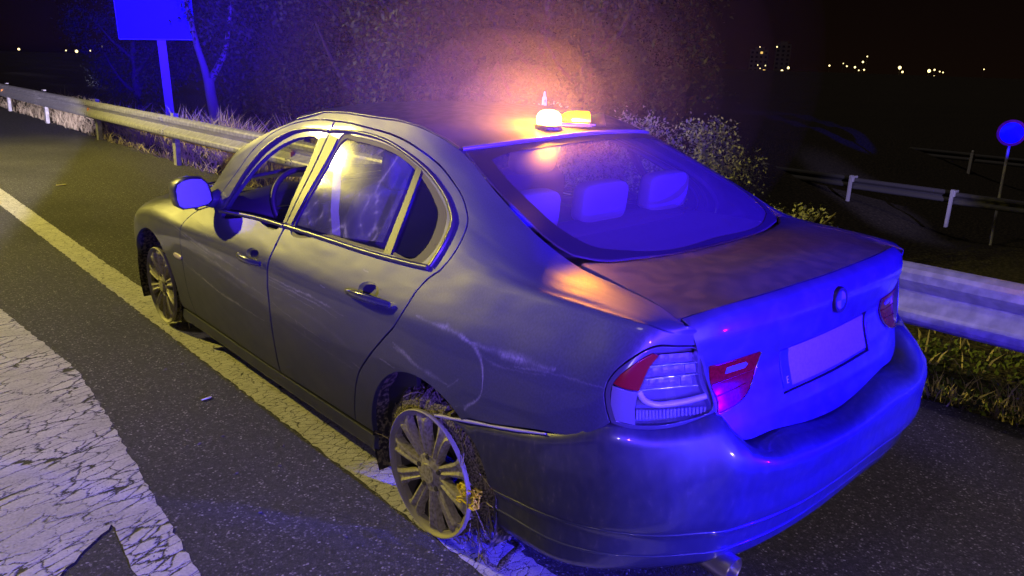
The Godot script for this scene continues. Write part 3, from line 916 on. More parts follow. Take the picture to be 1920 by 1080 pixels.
func wheel(car: Node3D, at: Vector3, torn: bool, seed_: int) -> void:
	var side := -signf(at.x)   # +1 on the left
	# local frame: y points outward
	var t := Transform3D(Basis(Vector3(0, 0, 1), Vector3(-side, 0, 0), Vector3(0, -side, 0)), at)
	var rim := obj("wheel", lathe([Vector2(.222, -.012), Vector2(.212, -.016), Vector2(.204, -.035), Vector2(.196, -.06), Vector2(.190, -.12), Vector2(.205, -.18), Vector2(.226, -.20), Vector2(.230, -.203), Vector2(.226, -.207), Vector2(.198, -.188), Vector2(.18, -.12), Vector2(.188, -.06), Vector2(.20, -.03)], t, 56), M.barrel, car)
	obj("rim_lip", lathe([Vector2(.228, -.016), Vector2(.2295, -.006), Vector2(.2285, -.001), Vector2(.2255, .001), Vector2(.2215, -.001), Vector2(.2185, -.008), Vector2(.213, -.012), Vector2(.205, -.014), Vector2(.203, -.035)], t, 64), M.alloy_edge, rim)
	var n := 10
	for k in n:
		var a := TAU * k / n + .16 * seed_
		var d := Vector3(cos(a), 0, sin(a))
		var s := Vector3(-sin(a), 0, cos(a))
		var st := begin()
		var rows := []
		for e in [[.045, .016, -.016], [.075, .0185, -.012], [.12, .0215, -.006], [.165, .0245, -.003], [.192, .031, -.004], [.207, .046, -.010], [.214, .060, -.014]]:
			var c: Vector3 = d * e[0]
			rows.append([c - s * e[1] + Vector3(0, e[2] - .030, 0), c - s * e[1] * .93 + Vector3(0, e[2] - .004, 0), c - s * e[1] * .55 + Vector3(0, e[2], 0), c - s * e[1] * .22 + Vector3(0, e[2] - .006, 0), c + s * e[1] * .22 + Vector3(0, e[2] - .006, 0), c + s * e[1] * .55 + Vector3(0, e[2], 0), c + s * e[1] * .93 + Vector3(0, e[2] - .004, 0), c + s * e[1] + Vector3(0, e[2] - .030, 0)])
		for i in rows.size() - 1:
			for j in 7:
				flat_quad(st, t * rows[i][j], t * rows[i + 1][j], t * rows[i + 1][j + 1], t * rows[i][j + 1], t.basis * (Vector3(0, 1, 0) + s * (j - 3) * .5))
		obj("spoke", st.commit(), M.alloy, rim)
	obj("hub", lathe([Vector2(0, -.004), Vector2(.034, -.005), Vector2(.036, -.009), Vector2(.046, -.012), Vector2(.052, -.014), Vector2(.066, -.014), Vector2(.072, -.022), Vector2(.073, -.05)], t, 40), M.alloy, rim)
	for k in 5:
		var a := TAU * (k + .5) / 5 + .2
		obj("wheel_bolt", lathe([Vector2(0, .0), Vector2(.008, .0), Vector2(.0095, -.003), Vector2(.0095, -.01)], t * Transform3D(Basis(), Vector3(cos(a) * .059, -.009, sin(a) * .059)), 10), M.dark_steel, rim)
	obj("brake_disc", lathe([Vector2(.07, -.085), Vector2(.158, -.085), Vector2(.160, -.088), Vector2(.160, -.108), Vector2(.07, -.108)], t, 40), M.dark_steel, rim)
	rng.seed = 100 + seed_
	if not torn:
		obj("tyre", lathe([Vector2(.222, -.012), Vector2(.25, .004), Vector2(.285, .002), Vector2(.302, -.012), Vector2(.308, -.03), Vector2(.310, -.10), Vector2(.308, -.175), Vector2(.302, -.195), Vector2(.28, -.208), Vector2(.228, -.20)], t, 56), M.tyre, rim)
		return
	# what is left of the tyre: a ragged carcass round the barrel
	var st := begin()
	var noise := FastNoiseLite.new()
	noise.seed = seed_
	noise.frequency = 1.6
	var seg := 90
	var rows := []
	for i in seg:
		var a := TAU * i / seg
		var d := Vector3(cos(a), 0, sin(a))
		var r := []
		var low: float = clampf(-(t.basis * d).y * 1.6, 0, 1)         # crushed flat under the rim
		var ragged := .5 + .5 * noise.get_noise_2d(cos(a) * 3, sin(a) * 3) + (.35 if sin(a * 13.0 + seed_) > .6 else 0.0)
		for e in [[.203, -.03], [.224, -.045], [.240, -.075], [.246, -.12], [.243, -.165], [.228, -.20], [.206, -.19]]:
			var bump: float = noise.get_noise_3d(cos(a) * 6, e[1] * 40, sin(a) * 6)
			var fore: float = pow(clampf(-cos(a) * .9 - sin(a) * .25, 0, 1), 2.0) * (.075 if seed_ == 1 else .045)
			var rad: float = e[0] + (.030 * bump + .016 * ragged + fore + .022 * clampf(cos(a), 0, 1)) * clampf((e[0] - .2) * 30, 0, 1)
			rad = lerpf(rad, minf(rad, .233), low)
			r.append(t * (d * rad + Vector3(0, e[1] + .02 * ragged * noise.get_noise_2d(a * 9, e[1] * 9), 0)))
		rows.append(r)
	for i in seg:
		var a: Array = rows[i]
		var b: Array = rows[(i + 1) % seg]
		var w := TAU * (i + .5) / seg
		for j in 6:
			flat_quad(st, a[j], b[j], b[j + 1], a[j + 1], t.basis * (Vector3(cos(w), 0, sin(w))))
	var carcass := obj("torn_tyre", st.commit(), M.torn_rubber, rim)
	# frayed cords and strips
	var fr := begin()
	var count := 320 if seed_ == 1 else 50
	for k in count:
		var a: float = rng.randf_range(0, TAU) if k % 3 == 0 else (rng.randf_range(-.9, 1.5) if seed_ == 1 else rng.randf_range(-.5, .5))
		var p := Vector3(cos(a), 0, sin(a)) * rng.randf_range(.225, .245) + Vector3(0, rng.randf_range(-.19, -.03), 0)
		var dir := (Vector3(cos(a), 0, sin(a)) * rng.randf_range(.1, .8) + Vector3(-sin(a), rng.randf_range(-.3, .5), cos(a)) * rng.randf_range(-1, 1)).normalized()
		var path := []
		var l := rng.randf_range(.03, .13)
		var w := t * p
		var v := t.basis * dir
		for i in 5:
			path.append(w)
			w += v * l / 4
			v = (v + Vector3(rng.randf_range(-.5, .5), rng.randf_range(-.7, .1), rng.randf_range(-.5, .5)) * .6).normalized()
			if w.y < .075: w.y = .075
		tube_to(fr, path, [rng.randf_range(.0012, .003)], 4, rng.randf_range(.3, 1.0))
	stuff(obj("frayed_cords", fr.commit(), M.cords, rim))

func interior(car: Node3D, B: Dictionary) -> void:
	# seats
	for e in [[-.36, "driver"], [.36, "passenger"]]:
		var x: float = e[0]
		var s := Node3D.new()
		s.name = "front_seat"
		car.add_child(s, true)
		obj("seat_cushion", box(Vector3(.50, .16, .50), Vector3(x, .46, .05), .06), M.seat, s)
		obj("backrest", cushion(Vector3(.52, .66, .16), Vector3(x, .82, .40), -.36), M.seat, s)
		obj("headrest", cushion(Vector3(.27, .19, .11), Vector3(x, 1.20, .55), -.25), M.seat, s)
	var bench := Node3D.new()
	bench.name = "rear_bench"
	car.add_child(bench, true)
	obj("seat_cushion", box(Vector3(1.25, .18, .48), Vector3(0, .47, .92), .06), M.seat, bench)
	obj("backrest", cushion(Vector3(1.24, .62, .17), Vector3(0, .76, 1.22), -.38), M.seat, bench)
	for x in [-.37, .01, .41]:
		obj("headrest", cushion(Vector3(.26, .16, .10), Vector3(x, 1.118, 1.30), -.12), M.rest, bench)
	obj("parcel_shelf", box(Vector3(1.24, .03, .46), Vector3(0, 1.0, 1.56), .01), M.seat, car)
	# dashboard, wheel, centre console
	var dash := begin()
	tube_to(dash, [Vector3(-.68, .80, -.70), Vector3(-.36, .84, -.66), Vector3(0, .82, -.68), Vector3(.36, .82, -.68), Vector3(.68, .80, -.70)], [.16, .19, .17, .17, .16], 14, .75)
	obj("dashboard", dash.commit(), M.dark_plastic, car)
	obj("centre_console", box(Vector3(.22, .34, .9), Vector3(0, .52, -.2), .03), M.dark_plastic, car)
	var sw := begin()
	var c := Vector3(-.37, .90, -.40)
	var wb := Basis(Quaternion(Vector3.UP, Vector3(0, .42, 1).normalized()))
	var ring := []
	for k in 41: ring.append(c + wb * Vector3(cos(TAU * k / 40) * .185, 0, sin(TAU * k / 40) * .185))
	tube_to(sw, ring, [.015], 8)
	var stw := obj("steering_wheel", sw.commit(), M.dark_plastic, car)
	obj("wheel_boss", lathe([Vector2(0, .03), Vector2(.06, .02), Vector2(.08, 0), Vector2(.07, -.04), Vector2(0, -.05)], Transform3D(wb, c - wb.y * .02), 20), M.dark_plastic, stw)
	for k in 3:
		var a: float = [0.0, PI, PI * .5][k]
		obj("wheel_spoke", tube([c + wb * Vector3(cos(a) * .05, -.01, sin(a) * .05), c + wb * Vector3(cos(a) * .18, 0, sin(a) * .18)], [.02, .016], 8, .4), M.dark_plastic, stw)
	# belts from the door pillars
	obj("seat_belt", ribbon([Vector3(-.55, 1.20, .26), Vector3(-.60, 1.0, .30), Vector3(-.63, .80, .36), Vector3(-.62, .45, .35)], .046, Vector3(.3, 0, .9)), M.belt, car)
	obj("seat_belt", ribbon([Vector3(.55, 1.20, .26), Vector3(.60, 1.0, .30), Vector3(.63, .80, .36), Vector3(.62, .45, .35)], .046, Vector3(-.3, 0, .9)), M.belt, car)
	# inner door cards and headlining
	var inner := shift(B, -.075)
	for mir in [false, true]:
		obj("door_lining", panel(inner, pts2([-.8,.3, 1.2,.3, 1.24,.93, -.6,.93]), {"mirror": mir, "gap": 0.0, "deep": .02, "grid": .12, "step": .1}), M.dark_plastic, car)
	obj("headlining", panel(shift(roof_net(), -.035), pts2([-.46,.05, .46,.05, .46,1.5, -.46,1.5]), {"gap": 0.0, "deep": .004, "grid": .15, "step": .1}), M.lining, car)
	obj("bulkhead", box(Vector3(1.2, .62, .04), Vector3(0, .60, -.92), .01), M.underside, car)
	obj("boot_floor", box(Vector3(1.1, .5, .04), Vector3(0, .66, 1.50), .01), M.underside, car)
	obj("rear_view_mirror", box_tilted(Vector3(.24, .06, .03), Vector3(0, 1.26, -.30), .1, .012), M.dark_plastic, car)

func cushion(size: Vector3, at: Vector3, ax: float) -> ArrayMesh:
	# a padded block: a superellipsoid
	var st := begin()
	var b := Basis(Vector3.RIGHT, -ax)
	var P := []
	for i in 17:
		var row := []
		for j in 32:
			var th := PI * i / 16.0
			var ph := TAU * j / 32.0
			var e := .38
			var d := Vector3(sin(th) * cos(ph), cos(th), sin(th) * sin(ph))
			var s := Vector3(signf(d.x) * pow(absf(d.x), e), signf(d.y) * pow(absf(d.y), e), signf(d.z) * pow(absf(d.z), .55))
			var f := pow(pow(absf(s.x), 5) + pow(absf(s.y), 5) + pow(absf(s.z), 3.5), -.18)
			s *= f
			var n := Vector3(signf(s.x) * pow(absf(s.x), 4) / size.x, signf(s.y) * pow(absf(s.y), 4) / size.y, signf(s.z) * pow(absf(s.z), 2.5) / size.z).normalized()
			row.append([at + b * (s * size * .5), b * n])
		P.append(row)
	for i in 16:
		for j in 32:
			var a: Array = P[i][j]
			var c: Array = P[i][(j + 1) % 32]
			var d: Array = P[i + 1][(j + 1) % 32]
			var g: Array = P[i + 1][j]
			if i > 0: tri(st, a[0], c[0], d[0], a[1], c[1], d[1])
			if i < 15: tri(st, a[0], d[0], g[0], a[1], d[1], g[1])
	return st.commit()
func box_tilted(size: Vector3, at: Vector3, ax: float, r: float) -> ArrayMesh:
	var st := begin()
	box_to(st, Transform3D(Basis(Vector3.RIGHT, -ax), at), size, r)
	return st.commit()
func ribbon(path: Array, width: float, across: Vector3) -> ArrayMesh:
	var st := begin()
	var a := across.normalized() * width * .5
	for i in path.size() - 1:
		var p: Vector3 = path[i]
		var q: Vector3 = path[i + 1]
		var n := (q - p).cross(a).normalized() * .001
		flat_quad(st, p - a + n, p + a + n, q + a + n, q - a + n, n)
		flat_quad(st, p - a - n, p + a - n, q + a - n, q - a - n, -n)
	return st.commit()
# ---------------------------------------------------------------- materials
func mat(albedo: Color, rough := .7, metal := 0.0) -> StandardMaterial3D:
	var m := StandardMaterial3D.new()
	m.albedo_color = albedo
	m.roughness = rough
	m.metallic = metal
	return m
func lin(r: float, g: float, b: float) -> Color:
	return Color(r, g, b).linear_to_srgb()
func pane(c: Color, a: float, rough := .03) -> StandardMaterial3D:
	var m := mat(Color(c.r, c.g, c.b, a), rough)
	m.transparency = BaseMaterial3D.TRANSPARENCY_ALPHA
	return m
func noise_tex(seed_: int, freq: float, ramp: Array, type := FastNoiseLite.TYPE_SIMPLEX_SMOOTH, size := 512, oct := 4) -> NoiseTexture2D:
	var n := FastNoiseLite.new()
	n.seed = seed_
	n.noise_type = type
	n.frequency = freq
	n.fractal_octaves = oct
	if type == FastNoiseLite.TYPE_CELLULAR: n.cellular_return_type = FastNoiseLite.RETURN_CELL_VALUE
	var t := NoiseTexture2D.new()
	t.width = size
	t.height = size
	t.seamless = true
	t.noise = n
	if ramp.size():
		var g := Gradient.new()
		var off := PackedFloat32Array()
		var col := PackedColorArray()
		for e in ramp:
			off.append(e[0])
			col.append(e[1])
		g.offsets = off
		g.colors = col
		t.color_ramp = g
	return t
func normal_tex(seed_: int, freq: float, strength: float, size := 512, type := FastNoiseLite.TYPE_SIMPLEX_SMOOTH) -> NoiseTexture2D:
	var t := noise_tex(seed_, freq, [], type, size, 4)
	if type == FastNoiseLite.TYPE_CELLULAR: t.noise.cellular_return_type = FastNoiseLite.RETURN_DISTANCE
	t.as_normal_map = true
	t.bump_strength = strength
	return t
func world_map(m: StandardMaterial3D, scale: float) -> StandardMaterial3D:
	m.uv1_triplanar = true
	m.uv1_world_triplanar = true
	m.uv1_scale = Vector3.ONE * scale
	return m
func own_map(m: StandardMaterial3D, scale: float) -> StandardMaterial3D:
	m.uv1_triplanar = true
	m.uv1_scale = Vector3.ONE * scale
	return m

# the aggregate of the asphalt: stones of their own tone in dark binder
func asphalt_images() -> Array:
	var size := 1024
	var cell := FastNoiseLite.new()
	cell.seed = 3
	cell.noise_type = FastNoiseLite.TYPE_CELLULAR
	cell.frequency = .105
	cell.fractal_type = FastNoiseLite.FRACTAL_NONE
	cell.cellular_return_type = FastNoiseLite.RETURN_CELL_VALUE
	var tone := cell.get_seamless_image(size, size).get_data()
	cell.cellular_return_type = FastNoiseLite.RETURN_DISTANCE2_SUB
	var edge := cell.get_seamless_image(size, size).get_data()
	var big := FastNoiseLite.new()
	big.seed = 5
	big.frequency = .02
	var soft := big.get_seamless_image(size, size).get_data()
	var col := PackedByteArray()
	col.resize(size * size * 3)
	var hgt := PackedByteArray()
	hgt.resize(size * size)
	for i in size * size:
		var t: int = tone[i]
		var e: float = clampf(edge[i] / 90.0, 0, 1)
		var v: float = 62.0 + 40.0 * e * (t / 255.0)
		if t > 222: v = 84.0 + 48.0 * e
		if t > 248: v = 124.0 + 56.0 * e
		v *= .82 + .36 * soft[i] / 255.0
		col[i * 3] = int(v * 1.02)
		col[i * 3 + 1] = int(v)
		col[i * 3 + 2] = int(v * .98)
		hgt[i] = int(clampf(e * (90 + t * .5), 0, 255))
	return [Image.create_from_data(size, size, false, Image.FORMAT_RGB8, col), Image.create_from_data(size, size, false, Image.FORMAT_L8, hgt)]

# cracked thermoplastic paint: islands between long cracks that run across the lane, worn through in places
func paint_image(seed_: int, wear: float, w: int, h: int, crack: float) -> Array:
	var a := FastNoiseLite.new()
	a.seed = seed_
	a.noise_type = FastNoiseLite.TYPE_CELLULAR
	a.frequency = .016
	a.fractal_type = FastNoiseLite.FRACTAL_NONE
	a.cellular_return_type = FastNoiseLite.RETURN_DISTANCE2_SUB
	a.domain_warp_enabled = true
	a.domain_warp_amplitude = 26.0
	a.domain_warp_frequency = .02
	var b := FastNoiseLite.new()
	b.seed = seed_ + 1
	b.frequency = .006
	b.fractal_octaves = 5
	var c := FastNoiseLite.new()
	c.seed = seed_ + 2
	c.frequency = .16
	c.fractal_octaves = 3
	var f := FastNoiseLite.new()
	f.seed = seed_ + 4
	f.noise_type = FastNoiseLite.TYPE_CELLULAR
	f.frequency = .03
	f.fractal_type = FastNoiseLite.FRACTAL_NONE
	f.cellular_return_type = FastNoiseLite.RETURN_DISTANCE2_SUB
	f.domain_warp_enabled = true
	f.domain_warp_amplitude = 14.0
	var col := PackedByteArray()
	col.resize(w * h * 3)
	var hgt := PackedByteArray()
	hgt.resize(w * h)
	for y in h:
		for x in w:
			# cells stretched across the lane
			var d: float = (a.get_noise_2d(x * .5, y * 1.9) + 1.0)
			var d2: float = (f.get_noise_2d(x * .7, y * 1.35) + 1.0)
			var n: float = b.get_noise_2d(x, y)
			var g: float = c.get_noise_2d(x, y)
			var v := 200.0 + 30.0 * n + 26.0 * g
			var line := smoothstep(.0, clampf(crack * 1.7, .008, .034), d - crack * (.7 + 3.0 * n))
			var fine := smoothstep(.0, .06, d2 - crack * (n * 3.2 - .35))
			v = lerpf(46.0, v, minf(line, fine))
			if g * .7 + n * .55 > wear: v = 60.0 + 30.0 * g
			var i := y * w + x
			col[i * 3] = int(clampf(v, 30, 235))
			col[i * 3 + 1] = int(clampf(v * .985, 30, 235))
			col[i * 3 + 2] = int(clampf(v * .95, 30, 235))
			hgt[i] = int(clampf(v, 0, 255))
	return [Image.create_from_data(w, h, false, Image.FORMAT_RGB8, col), Image.create_from_data(w, h, false, Image.FORMAT_L8, hgt)]

# the scraped flank: u = 4.8 m along the car from z = -2.2, v = 1.4 m up from y = .1
func flank_image() -> Image:
	var w := 1640
	var h := 480
	var n := FastNoiseLite.new()
	n.seed = 21
	n.frequency = .012
	n.fractal_octaves = 5
	var g := FastNoiseLite.new()
	g.seed = 22
	g.frequency = .35
	g.fractal_octaves = 2
	var col := PackedByteArray()
	col.resize(w * h * 3)
	for y in h:
		var low := clampf(1.0 - y / 170.0, 0, 1)
		for x in w:
			var a: float = n.get_noise_2d(x * .7, y)
			var b: float = g.get_noise_2d(x, y)
			var dust: float = clampf(.12 + .35 * low + .5 * a * (.4 + low), 0, 1)
			var v: float = 58.0 + 9.0 * b
			var i := (y * w + x) * 3
			col[i] = int(lerpf(v * .94, 88.0, dust * .6))
			col[i + 1] = int(lerpf(v * .98, 84.0, dust * .6))
			col[i + 2] = int(lerpf(v * 1.2, 80.0, dust * .6))
	var img := Image.create_from_data(w, h, false, Image.FORMAT_RGB8, col)
	rng.seed = 5
	# scrapes: [points, width px, strength]
	for s in [
		[[-.85,.585, -.70,.565, -.52,.54, -.318,.520, -.1,.515, .134,.510], 2.6, .75], [[-.83,.572, -.66,.552, -.45,.53, -.3,.514], 1.6, .5],
		[[-.76,.671, -.55,.675, -.405,.672, -.25,.66, -.088,.648, .082,.639, .2,.636], 3.0, .38], [[-.70,.64, -.4,.63, -.1,.61, .1,.60, .2,.595], 4.5, .22],
		[[.225,.737, .40,.733, .585,.734, .755,.726, .85,.720], 2.2, .7], [[.225,.724, .45,.718, .62,.716, .80,.70], 1.6, .5], [[.225,.70, .40,.70, .62,.69], 1.0, .4],
		[[.24,.62, .40,.60, .55,.585, .70,.575], 1.0, .4], [[.23,.565, .5,.55, .9,.52], 2.5, .18], [[.25,.655, .49,.655, .666,.644, .827,.612, .978,.583], 5.0, .14],
		[[-1.05,.795, -.92,.772, -.797,.752, -.573,.725, -.331,.712, -.1,.70], 4.0, .55], [[-1.0,.765, -.80,.735, -.6,.71, -.40,.69], 2.0, .5],
		[[1.192,.70, 1.30,.685, 1.40,.672, 1.50,.665], 4.0, .45], [[1.19,.715, 1.25,.70, 1.31,.69], 3.0, .6], [[1.10,.63, 1.16,.625, 1.2,.625], 1.5, .7],
		[[1.30,.825, 1.44,.822, 1.55,.815, 1.60,.806, 1.645,.775, 1.662,.73, 1.655,.68, 1.632,.652, 1.60,.625, 1.54,.60], 3.6, .62], [[1.595,.810, 1.70,.808, 1.80,.808, 1.926,.813], 4.5, .55], [[1.64,.79, 1.668,.782, 1.78,.785, 1.90,.795], 1.5, .28],
		[[1.63,.65, 1.605,.63, 1.58,.605], 5.5, .55], [[1.555,.70, 1.52,.67, 1.50,.655], 2.0, .4], [[1.78,.79, 2.0,.815, 2.09,.83], 1.4, .3],
		[[.66,.795, .70,.792], 1.0, .6], [[.90,.90, .94,.897], 1.2, .5], [[.45,.60, .462,.585], 2.0, .5], [[.52,.566, .535,.555], 2.0, .5], [[.90,.55, .96,.54], 2.0, .4],
		[[-.52,.83, -.47,.85, -.42,.83, -.47,.80, -.52,.83], 2.0, .25], [[-.60,.79, -.5,.80, -.45,.78], 2.0, .3], [[-1.22,.76, -1.15,.79, -1.08,.76, -1.1,.72], 3.0, .3]]:
		var p := curve(s[0], .0016)
		var ph := rng.randf() * 40.0
		for k in p.size():
			var wob := n.get_noise_2d(k * .9 + ph * 50, ph * 9) 
			var patch := clampf(.8 + .7 * g.get_noise_2d(k * .05, ph), .3, 1.0)
			var taper := pow(sin(PI * clampf((k + .5) / p.size(), .02, .98)), .45)
			var wd: float = taper * s[1] * (.65 + .7 * wob + .5 * patch)
			var cx: float = (p[k].x + 2.2) / 4.8 * w
			var cy: float = (p[k].y - .1) / 1.4 * h + wob * 2.0
			for dy in range(-6, 7):
				var f := clampf(1.0 - absf(dy) / maxf(wd, .6), 0, 1)
				if f <= 0.0: continue
				var yy := int(cy) + dy
				var xx := int(cx)
				if xx < 0 or yy < 0 or xx >= w or yy >= h: continue
				var grit := clampf(.78 + .5 * g.get_noise_2d(xx * .5, yy * 2.4), 0, 1)
				img.set_pixel(xx, yy, img.get_pixel(xx, yy).lerp(Color(.66, .65, .62), f * minf(.62, s[2] * .85) * patch * grit * taper))
	return img

func materials() -> void:
	var im := asphalt_images()
	var at := ImageTexture.create_from_image(im[0])
	M.asphalt = world_map(mat(Color(1, 1, 1), .88), 1.25)
	M.asphalt.albedo_texture = at
	var hi: Image = im[1].duplicate()
	hi.convert(Image.FORMAT_RGBA8)
	hi.bump_map_to_normal_map(5.0)
	M.asphalt.normal_enabled = true
	M.asphalt.normal_texture = ImageTexture.create_from_image(hi)
	M.asphalt.normal_scale = 1.0
	M.asphalt.detail_enabled = true
	M.asphalt.detail_blend_mode = BaseMaterial3D.BLEND_MODE_MUL
	M.asphalt.detail_albedo = noise_tex(31, .006, [[0.0, Color(.72, .72, .74)], [.5, Color(.95, .95, .95)], [1.0, Color(1, 1, .98)]])
	M.asphalt.detail_uv_layer = BaseMaterial3D.DETAIL_UV_2
	M.asphalt.uv2_triplanar = true
	M.asphalt.uv2_world_triplanar = true
	M.asphalt.uv2_scale = Vector3.ONE * .11
	var pi := paint_image(11, .60, 1024, 1024, .02)
	M.arrow = mat(Color(1, 1, 1), .75)
	M.arrow.albedo_texture = ImageTexture.create_from_image(pi[0])
	var pn: Image = pi[1]
	pn.convert(Image.FORMAT_RGBA8)
	pn.bump_map_to_normal_map(3.0)
	M.arrow.normal_enabled = true
	M.arrow.normal_texture = ImageTexture.create_from_image(pn)
	M.arrow.uv1_scale = Vector3(1 / 2.4, 1 / 2.4, 1)
	var pl := paint_image(17, .50, 256, 2048, .0015)
	M.line = mat(Color(1, 1, 1), .78)
	M.line.albedo_texture = ImageTexture.create_from_image(pl[0])
	var ln: Image = pl[1]
	ln.convert(Image.FORMAT_RGBA8)
	ln.bump_map_to_normal_map(3.0)
	M.line.normal_enabled = true
	M.line.normal_texture = ImageTexture.create_from_image(ln)
	M.soil = world_map(mat(Color(1, 1, 1), .95), .5)
	M.soil.albedo_texture = noise_tex(41, .03, [[.2, lin(.02, .017, .012)], [.5, lin(.045, .037, .022)], [.7, lin(.075, .065, .04)], [.9, lin(.14, .12, .08)]], FastNoiseLite.TYPE_SIMPLEX, 512, 5)
	M.soil.normal_enabled = true
	M.soil.normal_texture = normal_tex(42, .05, 14.0)
	M.land = world_map(mat(lin(.03, .032, .02), .95), .2)
	# the saloon
	M.flank = mat(Color(1, 1, 1), .46, .15)
	M.flank.albedo_texture = ImageTexture.create_from_image(flank_image())
	M.flank.clearcoat_enabled = true
	M.flank.clearcoat = .5
	M.flank.clearcoat_roughness = .06
	M.flank.normal_enabled = true
	M.flank.normal_texture = normal_tex(72, .008, 3.0)
	M.flank.normal_scale = .5
	M.paint = own_map(mat(Color(1, 1, 1), .46, .15), 1.0)
	M.paint.albedo_texture = noise_tex(51, .02, [[.2, Color(.20, .21, .24)], [.55, Color(.215, .225, .26)], [.8, Color(.26, .26, .265)]], FastNoiseLite.TYPE_SIMPLEX, 512, 5)
	M.paint.clearcoat_enabled = true
	M.paint.clearcoat = .6
	M.paint.clearcoat_roughness = .08
	M.paint.roughness_texture = noise_tex(52, .03, [[.3, Color(.75, .75, .75)], [.7, Color(1, 1, 1)]])
	M.bumper = M.paint.duplicate()
	M.bumper.albedo_texture = noise_tex(53, .035, [[.25, Color(.20, .205, .23)], [.55, Color(.22, .225, .25)], [.78, Color(.25, .25, .25)], [.92, Color(.33, .32, .30)]], FastNoiseLite.TYPE_SIMPLEX, 512, 5)
	M.bumper.uv1_scale = Vector3(1.6, .7, 1.6)
	M.gloss_black = mat(lin(.014, .014, .014), .40)
	M.gloss_black.metallic_specular = .35
	M.frit = mat(lin(.022, .018, .016), .45)
	M.trim = mat(lin(.05, .05, .045), .32, .3)
	M.rubber = mat(lin(.03, .02, .012), .6)
	M.handle = M.paint.duplicate()
	M.handle.roughness = .25
	M.side_glass = pane(lin(.05, .055, .06), .2, .035)
	M.smears = mat(Color(1, 1, 1), .6)
	M.smears.transparency = BaseMaterial3D.TRANSPARENCY_ALPHA
	M.smears.albedo_texture = noise_tex(71, .009, [[.0, Color(.7, .7, .62, .04)], [.45, Color(.7, .7, .62, .07)], [.72, Color(.75, .75, .62, .10)], [.92, Color(.8, .8, .65, .26)]], FastNoiseLite.TYPE_SIMPLEX, 512, 3)
	M.smears.albedo_texture.noise.fractal_type = FastNoiseLite.FRACTAL_RIDGED
	M.smears.uv1_scale = Vector3(5, 1.6, 1)
	M.glass = pane(lin(.05, .055, .06), .12)
	M.rear_glass = pane(lin(.10, .075, .075), .50, .42)
	M.rear_glass.metallic_specular = .6
	M.mirror = mat(lin(.22, .22, .24), .35, .5)
	M.amber_lens = mat(lin(.6, .5, .28), .25)
	M.lens = pane(Color(.9, .9, .9), .03, .02)
	M.smoke_lens = mat(lin(.11, .105, .105), .18)
	M.red_lens = mat(lin(.17, .006, .006), .2)
	M.red_lens.metallic_specular = .35
	M.red_lens_deep = own_map(mat(Color(1, 1, 1), .16), 3.0)
	M.red_lens_deep.albedo_texture = noise_tex(54, .05, [[.3, lin(.13, .002, .003)], [.7, lin(.22, .004, .006)]])
	M.red_lens_deep.metallic_specular = .3
	M.chrome = mat(lin(.75, .75, .77), .14, 1.0)
	M.cell = mat(lin(.42, .42, .46), .22, .75)
	M.bar = mat(lin(.36, .36, .40), .25)
	M.lamp_back = mat(lin(.07, .07, .08), .3, .3)
	M.lamp_edge = mat(lin(.05, .05, .055), .2)
	M.plate = own_map(mat(Color(1, 1, 1), .45), 6.0)
	M.plate.albedo_texture = noise_tex(55, .02, [[.3, Color(.50, .50, .50)], [.7, Color(.55, .55, .55)]])
	M.plate_blue = mat(lin(.02, .05, .35), .4)
	M.white_print = mat(lin(.7, .7, .7), .4)
	M.badge_blue = mat(lin(.02, .06, .16), .3)
	M.badge_white = mat(lin(.16, .16, .16), .3)
	M.steel = own_map(mat(lin(.38, .35, .30), .35, .9), 8.0)
	M.dark_steel = mat(lin(.10, .09, .08), .5, .6)
	M.alloy = own_map(mat(Color(1, 1, 1), .55, .1), 5.0)
	M.alloy.albedo_texture = noise_tex(56, .02, [[.25, lin(.20, .18, .12)], [.5, lin(.36, .33, .24)], [.8, lin(.44, .41, .33)]])
	M.barrel = mat(lin(.05, .045, .035), .8)
	M.roof_trim = mat(lin(.10, .10, .10), .35)
	M.alloy_edge = mat(lin(.28, .26, .20), .6, .1)
	M.tyre = mat(lin(.02, .02, .02), .85)
	M.torn_rubber = own_map(mat(Color(1, 1, 1), .9), 6.0)
	M.torn_rubber.albedo_texture = noise_tex(57, .03, [[.3, lin(.025, .022, .016)], [.5, lin(.11, .095, .06)], [.7, lin(.34, .30, .19)]], FastNoiseLite.TYPE_SIMPLEX, 512, 5)
	M.torn_rubber.normal_enabled = true
	M.torn_rubber.normal_texture = normal_tex(58, .05, 10.0)
	M.cords = mat(lin(.26, .22, .14), .85)
	M.muddy = own_map(mat(Color(1, 1, 1), .9), 2.5)
	M.muddy.albedo_texture = noise_tex(59, .03, [[.3, lin(.015, .014, .012)], [.55, lin(.05, .045, .03)], [.7, lin(.22, .19, .10)]], FastNoiseLite.TYPE_SIMPLEX, 512, 5)
	M.underside = mat(lin(.012, .012, .012), .9)
	M.scar = mat(lin(.42, .40, .40), .6)
	M.seat = own_map(mat(lin(.035, .034, .035), .8), 4.0)
	M.rest = mat(lin(.16, .155, .16), .75)
	M.dark_plastic = mat(lin(.025, .025, .026), .55)
	M.lining = mat(lin(.28, .27, .25), .9)
	M.belt = mat(lin(.28, .27, .25), .8)
	# beyond the car
	M.zinc = world_map(mat(Color(1, 1, 1), .42, .35), 1.1)
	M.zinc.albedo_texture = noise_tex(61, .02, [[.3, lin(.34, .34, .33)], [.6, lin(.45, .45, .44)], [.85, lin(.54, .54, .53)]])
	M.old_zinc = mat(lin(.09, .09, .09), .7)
	M.bolt = mat(lin(.12, .11, .10), .5, .5)
	M.amber_reflector = mat(lin(.75, .30, .03), .3)
	M.white_reflector = mat(lin(.8, .8, .8), .3)
	M.post_paint = mat(lin(.55, .55, .56), .6)
